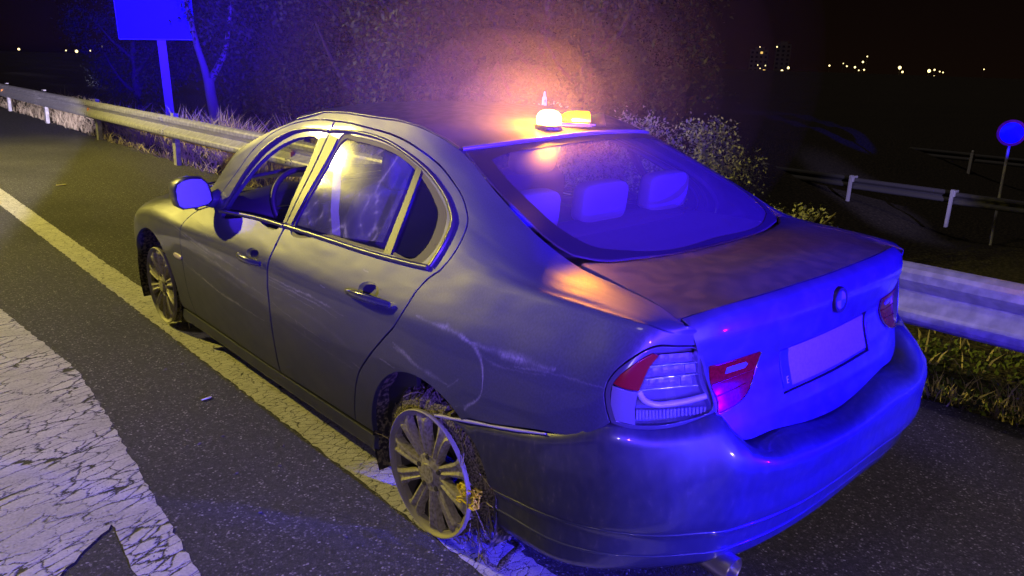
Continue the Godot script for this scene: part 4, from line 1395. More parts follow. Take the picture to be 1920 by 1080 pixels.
	M.leaf = mat(lin(.06, .07, .035), .75)
	M.leaf.backlight_enabled = true
	M.leaf.backlight = Color(.12, .16, .06)
	M.leaf_pale = mat(lin(.36, .37, .24), .7)
	M.leaf_pale.backlight_enabled = true
	M.leaf_pale.backlight = Color(.14, .16, .08)
	M.leaf_green = mat(lin(.10, .14, .03), .7)
	M.leaf_green.backlight_enabled = true
	M.leaf_green.backlight = Color(.12, .16, .05)
	M.bark = world_map(mat(Color(1, 1, 1), .9), 2.0)
	M.bark.albedo_texture = noise_tex(62, .04, [[.3, lin(.05, .04, .03)], [.7, lin(.12, .105, .085)]])
	M.bark_pale = mat(lin(.26, .23, .19), .9)
	M.straw = mat(lin(.50, .42, .25), .85)
	M.straw.backlight_enabled = true
	M.straw.backlight = Color(.2, .17, .1)
	M.sign_blue = mat(lin(.03, .05, .80), .5)
	M.sign_white = mat(lin(.8, .8, .82), .4)
	M.sign_red = mat(lin(.45, .03, .03), .4)
	M.sign_ink = mat(lin(.30, .30, .34), .5)
	M.concrete = mat(lin(.16, .14, .12), .9)
	M.night_glass = mat(lin(.02, .02, .02), .2)
	M.lit_window = mat(Color(.2, .18, .12), .5)
	M.lit_window.emission_enabled = true
	M.lit_window.emission = Color(1.0, .80, .42)
	M.lit_window.emission_energy_multiplier = 1.1
	M.lamp_white = mat(Color(.8, .8, .7), .5)
	M.lamp_white.emission_enabled = true
	M.lamp_white.emission = Color(1.0, .90, .62)
	M.lamp_white.emission_energy_multiplier = 3.0
	M.amber_glow = mat(Color(1, .6, .1), .25)
	M.amber_glow.emission_enabled = true
	M.amber_glow.emission = Color(1.0, .84, .50)
	M.amber_glow.emission_energy_multiplier = 12.0
	M.amber_glow_dim = mat(Color(1, .55, .06), .2)
	M.amber_glow_dim.emission_enabled = true
	M.amber_glow_dim.emission = Color(1.0, .66, .06)
	M.amber_glow_dim.emission_energy_multiplier = 3.2
	M.yellow_cord = mat(lin(.85, .68, .03), .5)
	M.paper = mat(lin(.75, .74, .72), .8)
	M.card = mat(lin(.70, .62, .25), .8)

# ---------------------------------------------------------------- the ground
func land_height(x: float, z: float) -> float:
	var near := smoothstep(2.6, 13.0, x) * smoothstep(-13.0, -3.0, z) * -2.0
	var far := smoothstep(60.0, 320.0, x) * 6.0
	var dip := -.05 - .05 * smoothstep(1.9, 2.6, x)
	return near + far + dip + (.06 * sin(x * 1.3 + z * .7) + .05 * sin(z * 1.9 - x)) * smoothstep(2.0, 3.5, x)
func build_ground() -> void:
	var xs := []
	var zs := []
	var v := -60.0
	while v < 420.0:
		xs.append(v)
		v += .4 if v > 1.5 and v < 9 else (1.2 if v > 0 and v < 25 else (9.0 if v < 80 else 40.0))
	v = -420.0
	while v < 70.0:
		zs.append(v)
		v += .4 if v > -12 and v < 6 else (1.5 if v > -40 and v < 15 else 20.0)
	var st := begin()
	st.set_smooth_group(0)
	for i in xs.size() - 1:
		for j in zs.size() - 1:
			var c := []
			for q in [[i, j], [i + 1, j], [i + 1, j + 1], [i, j + 1]]:
				var x: float = xs[q[0]]
				var z: float = zs[q[1]]
				var h := land_height(x, z)
				var n := Vector3(h - land_height(x + .1, z), .1, h - land_height(x, z + .1)).normalized()
				c.append([Vector3(x, h, z), n])
			tri(st, c[0][0], c[1][0], c[2][0], c[0][1], c[1][1], c[2][1])
			tri(st, c[0][0], c[2][0], c[3][0], c[0][1], c[2][1], c[3][1])
	structure("ground", st.commit(), M.soil)
	# the carriageway with its shoulder, a ragged right edge
	st = begin()
	var z := -220.0
	rng.seed = 3
	var e0 := 1.90
	while z < 45.0:
		var dz := .25 if z > -24 and z < 6 else 5.0
		var e1 := 1.90 + rng.randf_range(-.05, .05)
		var n := Vector3.UP
		var xsr := [-14.0, -4.0, 0.0]
		for k in 2: 
			tri(st, Vector3(xsr[k], 0, z), Vector3(xsr[k + 1], 0, z), Vector3(xsr[k + 1], 0, z + dz), n, n, n)
			tri(st, Vector3(xsr[k], 0, z), Vector3(xsr[k + 1], 0, z + dz), Vector3(xsr[k], 0, z + dz), n, n, n)
		tri(st, Vector3(0, 0, z), Vector3(e0, 0, z), Vector3(e1, 0, z + dz), n, n, n)
		tri(st, Vector3(0, 0, z), Vector3(e1, 0, z + dz), Vector3(0, 0, z + dz), n, n, n)
		tri(st, Vector3(e0, 0, z), Vector3(e0 + .02, -.06, z), Vector3(e1, 0, z + dz), Vector3(1, .2, 0), Vector3(1, .2, 0), Vector3(1, .2, 0))
		tri(st, Vector3(e1, 0, z + dz), Vector3(e0 + .02, -.06, z), Vector3(e1 + .02, -.06, z + dz), Vector3(1, .2, 0), Vector3(1, .2, 0), Vector3(1, .2, 0))
		e0 = e1
		z += dz
	structure("road", st.commit(), M.asphalt)
func build_markings() -> void:
	var st := begin()
	var n := Vector3.UP
	rng.seed = 9
	var z := -200.0
	var l0 := -.895
	var r0 := -.712
	while z < 45.0:
		var near := z > -16 and z < 4
		var dz := .03 if near else 4.0
		var l1 := -.895 + (rng.randf_range(-.006, .006) if near else 0.0)
		var r1 := -.712 + .02 * smoothstep(-3.0, -8.0, z) + (rng.randf_range(-.006, .006) if near else 0.0)
		var a := Vector3(l0, .004, z)
		var b := Vector3(r0, .004, z)
		var c := Vector3(r1, .004, z + dz)
		var d := Vector3(l1, .004, z + dz)
		tri(st, a, b, c, n, n, n, Vector2(0, z / 3.0), Vector2(.5, z / 3.0), Vector2(.5, (z + dz) / 3.0))
		tri(st, a, c, d, n, n, n, Vector2(0, z / 3.0), Vector2(.5, (z + dz) / 3.0), Vector2(0, (z + dz) / 3.0))
		l0 = l1
		r0 = r1
		z += dz
	structure("edge_line_marking", st.commit(), M.line)
	var out := [Vector2(-1.72, -3.9), Vector2(-1.56, -2.29), Vector2(-1.452, -.90), Vector2(-1.462, -.80), Vector2(-1.475, -.50), Vector2(-1.53, .25), Vector2(-1.60, 1.11), Vector2(-1.68, 2.2), Vector2(-1.83, 2.2), Vector2(-1.775, 1.35), Vector2(-1.725, .66), Vector2(-1.95, .87), Vector2(-2.5, 1.35), Vector2(-3.3, 1.9), Vector2(-4.4, 2.3), Vector2(-4.4, .6), Vector2(-3.2, -1.6), Vector2(-2.6, -3.1), Vector2(-2.2, -3.9)]
	var poly := PackedVector2Array()
	for i in out.size():
		var a: Vector2 = out[i]
		var b: Vector2 = out[(i + 1) % out.size()]
		var m := maxi(1, int(a.distance_to(b) / .03))
		var side := (b - a).normalized().orthogonal()
		for k in m: poly.append(a.lerp(b, float(k) / m) + side * rng.randf_range(-.007, .007))
	st = begin()
	var t := Geometry2D.triangulate_polygon(poly)
	for k in range(0, t.size(), 3):
		var p := []
		for w in 3: p.append(Vector3(poly[t[k + w]].x, .0045, poly[t[k + w]].y))
		tri(st, p[0], p[1], p[2], n, n, n, poly[t[k]].rotated(.35), poly[t[k + 1]].rotated(.35), poly[t[k + 2]].rotated(.35))
	structure("arrow_marking", st.commit(), M.arrow)

# ---------------------------------------------------------------- guard rails
func rail_y(z: float) -> float:
	return .445 - .0042 * maxf(0.0, -4.0 - z)
func beam_mesh(length: float) -> ArrayMesh:
	# the W profile, front towards -x, with thickness
	var pr := [Vector2(.050, .0), Vector2(.032, .006), Vector2(.008, .022), Vector2(.0, .040), Vector2(.0, .072), Vector2(.010, .090), Vector2(.070, .142), Vector2(.080, .152), Vector2(.080, .162), Vector2(.072, .170), Vector2(.012, .212), Vector2(.0, .228), Vector2(.0, .266), Vector2(.008, .288), Vector2(.032, .304), Vector2(.050, .310)]
	var st := begin()
	for i in pr.size() - 1:
		var a: Vector2 = pr[i]
		var b: Vector2 = pr[i + 1]
		var n := Vector3(-(b.y - a.y), b.x - a.x, 0).normalized()
		var l := length * .5
		for e in [[0.0, 1.0], [.003, -1.0]]:
			var o := Vector3(e[0], 0, 0)
			tri(st, Vector3(a.x, a.y, -l) + o, Vector3(b.x, b.y, -l) + o, Vector3(b.x, b.y, l) + o, n * e[1], n * e[1], n * e[1])
			tri(st, Vector3(a.x, a.y, -l) + o, Vector3(b.x, b.y, l) + o, Vector3(a.x, a.y, l) + o, n * e[1], n * e[1], n * e[1])
		for z in [-l, l]:
			flat_quad(st, Vector3(a.x, a.y, z), Vector3(b.x, b.y, z), Vector3(b.x + .003, b.y, z), Vector3(a.x + .003, a.y, z), Vector3(0, 0, z))
	return st.commit()
func build_guard_rail() -> void:
	var g := thing("guard_rail", "galvanised guard rail along the verge, running behind the grey saloon", "guard rail", Vector3(1.60, 0, 0))
	var beam_m := beam_mesh(4.012)
	var post := begin()
	# a C-section post
	for b in [[Vector3(.012, 1.0, .12), Vector3(.0, -.06, 0)], [Vector3(.06, 1.0, .01), Vector3(.036, -.06, -.055)], [Vector3(.06, 1.0, .01), Vector3(.036, -.06, .055)]]:
		box_to(post, Transform3D(Basis(), b[1]), b[0], .002)
	var post_m := post.commit()
	var refl := begin()
	flat_quad(refl, Vector3(-.012, -.045, .05), Vector3(-.012, .045, .05), Vector3(.03, .02, -.05), Vector3(.03, -.02, -.05), Vector3(-1, 0, .2))
	flat_quad(refl, Vector3(-.010, -.045, .053), Vector3(-.010, .045, .053), Vector3(.05, .045, .053), Vector3(.05, -.045, .053), Vector3(0, 0, 1))
	flat_quad(refl, Vector3(-.012, .045, .05), Vector3(.03, .02, -.05), Vector3(.05, .02, -.05), Vector3(.05, .045, .053), Vector3(0, 1, 0))
	var refl_m := refl.commit()
	var bolts := begin()
	for q in [[.052, -.06], [.052, .06], [.088, -.06], [.088, .06], [.222, -.06], [.222, .06], [.258, -.06], [.258, .06]]:
		lathe_to(bolts, [Vector2(0, .006), Vector2(.008, .005), Vector2(.010, 0)], Transform3D(Basis(Vector3(0, 0, 1), Vector3(-1, 0, 0), Vector3(0, -1, 0)), Vector3(0, q[0], q[1])), 7)
	var bolt_m := bolts.commit()
	for k in 15:
		var z := 7.3 - 4.0 * k
		var y0 := rail_y(z)
		var y1 := rail_y(z - 4.0)
		var b := obj("beam", beam_m, M.zinc, g)
		b.position = Vector3(.0025 * (k % 2), (y0 + y1) * .5, z - 2.0)
		b.rotation.x = atan2(y1 - y0, 4.0)
		var p := obj("post", post_m, M.zinc, g)
		p.position = Vector3(.17, y0 - .03 - .08, z)
		var sp := obj("spacer", box(Vector3(.09, .20, .10), Vector3(.122, y0 + .155, z), .004), M.zinc, g)
		stuff(obj("bolts", bolt_m, M.bolt, g)).position = Vector3(0, y0, z)
	for z in [-4.75, -12.77, -20.64, 3.6]:
		var r := obj("amber_reflector", refl_m, M.amber_reflector, g)
		r.position = Vector3(.045, rail_y(z) + .125, z)
func rail_thing(label: String, pts: Array, spacing: float, caps: bool) -> void:
	var a: Vector3 = pts[0]
	var b: Vector3 = pts[1]
	var g := thing("guard_rail", label, "guard rail", a)
	var d := b - a
	var n := int(d.length() / spacing)
	var dir := d.normalized()
	var out := dir.cross(Vector3.UP).normalized()
	var bm := beam_mesh(spacing + .01)
	var bas := Basis(out, Vector3.UP, out.cross(Vector3.UP)).orthonormalized()
	for k in n:
		var p := dir * spacing * k
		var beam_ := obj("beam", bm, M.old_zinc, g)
		beam_.transform = Transform3D(bas, p + dir * spacing * .5 + Vector3(0, -.31, 0) + out * .10)
		if caps:
			var pm := obj("post", box(Vector3(.12, .95, .06), Vector3(0, -.42, 0), .005), M.post_paint, g)
			pm.transform = Transform3D(bas, p)
			var sp := obj("spacer", box(Vector3(.28, .16, .10), Vector3(.16, -.05, 0), .01), M.post_paint, g)
			sp.transform = Transform3D(bas, p)
		else:
			var pm := obj("post", box(Vector3(.10, .9, .10), Vector3(0, -.42, 0), .005), M.post_paint, g)
			pm.transform = Transform3D(bas, p)
			if k % 3 == 0:
				obj("reflector", box(Vector3(.08, .08, .08), p + Vector3(0, .08, 0), .02), M.white_reflector, g)
func build_far_rails() -> void:
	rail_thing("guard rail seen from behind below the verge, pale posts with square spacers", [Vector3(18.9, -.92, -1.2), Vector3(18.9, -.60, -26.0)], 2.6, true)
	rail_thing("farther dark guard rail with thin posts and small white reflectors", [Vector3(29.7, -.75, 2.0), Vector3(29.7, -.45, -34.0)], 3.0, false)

# ---------------------------------------------------------------- plants
func leaf_to(st: SurfaceTool, at: Vector3, dir: Vector3, up: Vector3, l: float, w: float) -> void:
	var s := dir.cross(up).normalized() * w
	var n := s.cross(dir).normalized()
	var m := at + dir * l * .5 + n * l * .12
	var e := at + dir * l
	tri(st, at, m - s, m + s, n, n, n)
	tri(st, m - s, e, m + s, n, n, n)
func crown_mesh(seed_: int, blobs: Array, count: int, leaf: float) -> ArrayMesh:
	# leaves in clumps on the shells of the blobs
	rng.seed = seed_
	var st := begin()
	var total := 0.0
	for b in blobs: total += b[1].x * b[1].y
	for b in blobs:
		var m := int(count * b[1].x * b[1].y / total / 12.0)
		for k in m:
			var d := Vector3(rng.randfn(), rng.randfn(), rng.randfn()).normalized()
			var r := rng.randf_range(.62, 1.06)
			var c: Vector3 = b[0] + d * b[1] * r
			for q in 12:
				var p: Vector3 = c + Vector3(rng.randfn(), rng.randfn(), rng.randfn()) * leaf * 1.3
				var dir := (d * .5 + Vector3(rng.randfn(), rng.randfn() - .2, rng.randfn()) * .8).normalized()
				var up := Vector3(rng.randfn() * .6, 1, rng.randfn() * .6).normalized()
				leaf_to(st, p, dir, up, leaf * rng.randf_range(.7, 1.3), leaf * rng.randf_range(.22, .36))
	return st.commit()
func limb_mesh(seed_: int, height: float, r: float) -> ArrayMesh:
	rng.seed = seed_
	var st := begin()
	var p := Vector3(0, -.4, 0)
	var main := []
	var rad := []
	for k in 8:
		main.append(p)
		rad.append(r * (1.25 - k * .13))
		p += Vector3(rng.randf_range(-.12, .12), height / 8.0, rng.randf_range(-.12, .12))
	tube_to(st, main, rad, 9)
	for k in 6:
		var b: Vector3 = main[2 + k % 5]
		var a := rng.randf() * TAU
		var v := Vector3(cos(a), rng.randf_range(.5, 1.1), sin(a)).normalized()
		var path := []
		for w in 5:
			path.append(b)
			b += v * height * .09
			v = (v + Vector3(rng.randf_range(-.3, .3), .15, rng.randf_range(-.3, .3))).normalized()
		tube_to(st, path, [r * .5, r * .4, r * .3, r * .2, r * .1], 6)
	return st.commit()
func build_vegetation() -> void:
	rng.seed = 50
	var crowns := []
	var trunks := []
	for k in 3:
		var bl := []
		rng.seed = 60 + k
		for w in 16:
			var a := rng.randf() * TAU
			var h := rng.randf_range(.5, 6.2)
			var rr := rng.randf_range(.3, 1.9) * (1.0 - absf(h - 3.0) * .10)
			bl.append([Vector3(cos(a) * rr, h, sin(a) * rr), Vector3(1, .85, 1) * rng.randf_range(.65, 1.25)])
		crowns.append(crown_mesh(70 + k, bl, 15000, .10))
		trunks.append(limb_mesh(80 + k, 5.0, .16))
	var i := 0
	for e in [
		[4.9, -20.5, .75, "low dark tree just behind the blue road sign's pole"], [7.6, -20.5, 1.15, "dark tree behind the forked bare trunk"],
		[7.2, -15.2, 1.0, "dark bushy tree right of the forked bare trunk"], [7.0, -12.0, 1.05, "bluish bushy tree above the saloon's front pillar"], [7.3, -10.1, 1.0, "bushy tree above the front of the saloon's roof"],
		[8.0, -9.2, 1.05, "bushy tree above the middle of the saloon's roof"], [8.6, -8.0, 1.05, "tree lit amber behind the roof beacon"], [9.0, -7.3, .95, "last tree of the thicket, its edge against the black sky"],
		[10.5, -14.0, 1.5, "tall dark tree at the back of the thicket"], [11.6, -11.2, 1.45, "tall tree at the back above the beacon"]]:
		var t := thing("tree", e[3], "tree", Vector3(e[0], land_height(e[0], e[1]), e[1]), "trees of the thicket behind the guard rail")
		t.rotation = Vector3(0, i * 2.1, 0)
		t.scale = Vector3.ONE * e[2]
		obj("trunk", trunks[i % 3], M.bark, t)
		obj("crown", crowns[i % 3], M.leaf, t)
		i += 1
	# the forked bare trunk
	var f := thing("forked_tree", "bare forked trunk lit blue beside the road sign", "tree", Vector3(5.25, -.05, -16.2))
	obj("trunk", tube([Vector3(.12, -.3, 0), Vector3(.10, .3, 0), Vector3(.03, .75, 0), Vector3(0, 1.12, 0)], [.16, .14, .125, .13], 10), M.bark_pale, f)
	obj("limb", tube([Vector3(-.02, 1.02, 0), Vector3(-.12, 1.4, .05), Vector3(-.23, 1.85, .0), Vector3(-.30, 2.4, -.1), Vector3(-.45, 3.1, -.1)], [.10, .085, .075, .06, .04], 9), M.bark_pale, f)
	obj("limb", tube([Vector3(.02, 1.02, 0), Vector3(.22, 1.35, .0), Vector3(.42, 1.72, .05), Vector3(.50, 2.2, .1), Vector3(.62, 2.9, .1)], [.10, .08, .07, .055, .035], 9), M.bark_pale, f)
	# the pale bush beyond the roof and the small one beyond the boot
	var bb := []
	rng.seed = 91
	for w in 26:
		var t := w / 25.0
		bb.append([Vector3(lerpf(-.45, .75, t) + rng.randf_range(-.1, .1), rng.randf_range(.7, 1.42), lerpf(-1.6, .62, t) + rng.randf_range(-.15, .15)), Vector3.ONE * rng.randf_range(.14, .27)])
	for w in 5: bb.append([Vector3(.45 + rng.randf_range(-.1, .1), rng.randf_range(.75, 1.05), .30 + rng.randf_range(-.12, .12)), Vector3.ONE * rng.randf_range(.13, .2)])
	var b := thing("bush", "pale leafy bush beyond the right edge of the saloon's roof", "bush", Vector3(5.1, land_height(5.1, -2.3) , -2.3))
	obj("crown", crown_mesh(92, bb, 9000, .045), M.leaf_pale, b)
	obj("stems", bush_stems(93, 1.0), M.bark, b)
	bb = []
	rng.seed = 94
	for w in 12: bb.append([Vector3(rng.randf_range(-.15, .2), rng.randf_range(.22, .52) , rng.randf_range(-.2, .28)), Vector3.ONE * rng.randf_range(.07, .12)])
	b = thing("bush", "small pale bush showing over the saloon's boot", "bush", Vector3(4.7, land_height(4.7, -.4) + .12, -.45))
	obj("crown", crown_mesh(95, bb, 2200, .04), M.leaf_pale, b)
	obj("stems", bush_stems(96, .6), M.bark, b)
	# dry grass and weeds of the verge
	var st := begin()
	rng.seed = 97
	for k in 9000:
		var z := rng.randf_range(-26, 5)
		var x := 1.86 + pow(rng.randf(), 1.5) * 2.6
		if x < 1.98 and rng.randf() < .6: continue
		if z > -1.0 and rng.randf() < .7: continue
		var clump := .5 + .5 * sin(z * 2.3 + sin(x * 5) * 2)
		var h := rng.randf_range(.04, .22) * (.4 + clump) * (1.0 + .8 * smoothstep(2.0, 3.0, x) * smoothstep(0.0, -4.0, z))
		var p := Vector3(x, land_height(x, z) - .01, z)
		var d := Vector3(rng.randfn() * .4, 1, rng.randfn() * .4).normalized()
		blade(st, p, d, h * 1.3, .007)
	stuff(structure_free("verge_grass", st.commit(), M.straw)).set_meta("label", "dry grass on the verge under and behind the guard rail")
	st = begin()
	for k in 7000:
		var z := rng.randf_range(-2.5, 4.5)
		var x := rng.randf_range(1.98, 3.6)
		var p := Vector3(x, land_height(x, z), z)
		var d := Vector3(rng.randfn() * .7, rng.randf_range(.3, 1), rng.randfn() * .7).normalized()
		leaf_to(st, p + Vector3(0, rng.randf_range(0, .08), 0), d, Vector3(rng.randfn(), 1, rng.randfn()).normalized(), rng.randf_range(.02, .055), rng.randf_range(.006, .016))
	stuff(structure_free("ground_cover", st.commit(), M.leaf_green)).set_meta("label", "low green ground cover behind the guard rail by the boot")
	var spots := [[2.25, 2.32, .26, "dry pale weed on the asphalt edge right of the rear bumper", 70], [2.15, 1.95, .16, "low dry weed near the rear bumper's corner", 45], [3.1, -9.9, 1.0, "tall dry grass tuft left of the saloon's roof", 150], [3.25, -7.3, 1.05, "blue-lit grass tuft over the front of the roof", 220], [2.2, -16.2, .55, "short pale tuft behind the far guard rail", 120], [2.75, -10.9, .9, "dry tuft right of the sign pole's foot", 150], [2.85, -15.0, .8, "thin tall tuft left of the sign pole", 110], [3.0, -8.5, .8, "dry tuft between the forked trunk and the car", 200], [2.6, -12.6, .7, "sparse dry tuft just left of the sign pole, behind the rail", 120], [2.9, -9.0, .95, "tallest dry tuft, left of the one over the saloon's roof", 160], [3.3, -6.5, .8, "wispy blue-lit tuft touching the front roof edge", 160]]
	for s in spots:
		st = begin()
		rng.seed = int(s[1] * 10) + 300
		for k in int(s[4] * 1.6):
			var d := Vector3(rng.randfn() * .32, 1, rng.randfn() * .32).normalized()
			blade(st, Vector3(rng.randfn() * .09, 0, rng.randfn() * .14) * (.6 + s[2]), d, s[2] * rng.randf_range(.4, 1.1), .009 if s[2] > .3 else .0035)
		var g := obj("grass_tuft", st.commit(), M.straw)
		g.position = Vector3(s[0], land_height(s[0], s[1]) - .01, s[1])
		tag(g, s[3], "grass", "grass tufts on the verge")
		stuff(g)
func structure_free(called: String, mesh: Mesh, m: Material) -> MeshInstance3D:
	return obj(called, mesh, m)
func bush_stems(seed_: int, h: float) -> ArrayMesh:
	rng.seed = seed_
	var st := begin()
	for k in 7:
		var a := rng.randf() * TAU
		tube_to(st, [Vector3(0, -.15, 0), Vector3(cos(a) * .1, h * .4, sin(a) * .15), Vector3(cos(a) * .3, h, sin(a) * .45)], [.025, .018, .008], 5)
	return st.commit()
func blade(st: SurfaceTool, p: Vector3, d: Vector3, h: float, w: float) -> void:
	var s := d.cross(Vector3(rng.randfn(), .1, rng.randfn())).normalized() * w
	var m := p + d * h * .55
	var e := p + d * h + Vector3(d.x, -.3, d.z) * h * .35
	var n := s.cross(d).normalized()
	tri(st, p - s, p + s, m + s * .8, n, n, n)
	tri(st, p - s, m + s * .8, m - s * .8, n, n, n)
	tri(st, m - s * .8, m + s * .8, e, n, n, n)

# ---------------------------------------------------------------- signs
func build_signs() -> void:
	var s := thing("road_sign", "large blue road sign panel on a single steel post", "road sign", Vector3(4.90, 0, -18.0))
	s.rotation = Vector3(0, -.28, .045)
	obj("sign_panel", box(Vector3(1.78, 1.5, .06), Vector3(-.08, 2.67, .10), .05), M.sign_blue, s)
	var fr := begin()
	tube_to(fr, [Vector3(-.955, 3.4, .133), Vector3(-.955, 1.94, .133), Vector3(.795, 1.94, .133), Vector3(.795, 3.4, .133)], [.009], 6)
	obj("panel_border", fr.commit(), M.sign_white, s)
	var p := begin()
	for b in [[Vector3(.20, 4.0, .012), Vector3(0, 1.4, .05)], [Vector3(.012, 4.0, .12), Vector3(-.095, 1.4, -.012)], [Vector3(.012, 4.0, .12), Vector3(.095, 1.4, -.012)]]:
		box_to(p, Transform3D(Basis(), b[1]), b[0], .003)
	obj("post", p.commit(), M.post_paint, s)
	var r := thing("round_sign", "small round sign on a thin post, far right beyond the guard rails", "road sign", Vector3(19.35, -1.9, -2.85))
	r.rotation = Vector3(0, -1.20, .02)
	var t := Transform3D(Basis(Vector3.RIGHT, Vector3(0, 0, 1), Vector3(0, -1, 0)), Vector3(0, 2.53, 0))
	obj("sign_disc", lathe([Vector2(0, .012), Vector2(.30, .012), Vector2(.305, .008), Vector2(.305, -.012), Vector2(0, -.012)], t, 36), M.sign_blue, r)
	obj("rim", lathe([Vector2(.25, .0135), Vector2(.25, .018), Vector2(.31, .018), Vector2(.315, -.014), Vector2(.29, -.016)], t, 36), M.sign_red, r)
	obj("post", tube([Vector3(0, -.5, -.05), Vector3(0, 2.6, -.05)], [.035], 10), M.post_paint, r)
	var k := obj("marker_post", lathe([Vector2(.0, 1.36), Vector2(.012, 1.345), Vector2(.018, 1.30), Vector2(.030, 1.27), Vector2(.032, 1.19), Vector2(.030, 1.17), Vector2(.03, -.2)], Transform3D.IDENTITY, 12), M.sign_white)
	k.position = Vector3(4.77, -.02, -4.0)
	tag(k, "slim pale marker post whose top shows above the roof beacon", "marker post")

# ---------------------------------------------------------------- the town across the valley
func build_town() -> void:
	var blocks := [[Vector3(361.5, -4.0, -206.5), Vector3(7.0, 23.0, 7.0), "tall dark tower block with a few lit windows on the horizon", 11, 3], [Vector3(356, -4.0, -216.0), Vector3(8.5, 20.0, 7.0), "lower dark block beside the tower, near the thicket's edge", 9, 4]]
	var bi := 0
	for b in blocks:
		var t := thing("apartment_block", b[2], "building", b[0])
		t.rotation.y = -1.05
		var sz: Vector3 = b[1]
		obj("wall", box(sz, Vector3(0, sz.y * .5, 0), .1), M.concrete, t)
		obj("roof", box(Vector3(sz.x * .5, 1.2, sz.z * .5), Vector3(0, sz.y + .6, 0), .1), M.concrete, t)
		for f in b[3]:
			for c in b[4]:
				var lit: bool = (f * 7 + c * 5 + bi * 3) % 23 == 0
				obj("window", box(Vector3(sz.x / b[4] * .5, 1.0, .1), Vector3((c - (b[4] - 1) * .5) * sz.x / b[4], 2.0 + f * sz.y / (b[3] + .6), sz.z * .5 + .03), .02), M.lit_window if lit else M.night_glass, t)
		bi += 1
	rng.seed = 77
	for e in [[321.7,15.9,-195.2,.35], [325.4,16.2,-189,.5], [321.7,8.2,-195.2,.35], [322.3,6.8,-194.2,.35], [323.4,8.1,-192.4,.4], [325.3,5.7,-189.2,.45], [327.1,6.1,-186.1,.9], [328.3,7.5,-183.9,.9], [326.2,1.4,-187.6,1.6], [327.3,-1.7,-185.6,.7], [336.3,9.1,-169.1,.6], [338.7,10.2,-164.2,.35], [339.4,9.1,-162.8,.5], [340.8,8.8,-159.8,.7], [341.6,7.6,-158.3,.45], [342.1,11.1,-157.3,.7], [342.6,13.4,-156,.45], [342.4,7.9,-156.4,.55], [348,9.3,-143.9,1.1], [348.5,7.6,-142.7,.7], [352.2,8.4,-133.5,1.1], [352.9,8.9,-131.7,.6], [353.6,8.3,-129.8,.45], [354,8,-128.6,.45], [353,6.4,-131.5,.4], [358.8,9.8,-115,.35]]:
		town_lamp(Vector3(e[0], e[1], e[2]), e[3], "warm street lamp of the town on the right-hand horizon", "town lamps on the right-hand horizon")
	for e in [[45.5,1.2,-252.2,.5], [56.5,1.4,-249.9,.3], [59,1.3,-249.3,.65], [62.4,1.6,-248.5,.35], [65.4,2.9,-247.7,.3], [52.9,-2.4,-250.7,.45], [62.8,-1.8,-248.4,.3]]:
		town_lamp(Vector3(e[0], e[1], e[2]), e[3], "distant white lamp left of the blue road sign", "distant lamps left of the road sign")
func town_lamp(at: Vector3, r: float, label: String, group: String) -> void:
	var t := thing("town_lamp", label, "lamp", at, group)
	r *= .62
	obj("lamp_globe", lathe([Vector2(0, r), Vector2(r * .7, r * .7), Vector2(r, 0), Vector2(r * .7, -r * .7), Vector2(0, -r)], Transform3D.IDENTITY, 8), M.lamp_white, t)
	obj("post", tube([Vector3(0, -r, 0), Vector3(0, -6, 0)], [.06], 5), M.concrete, t)

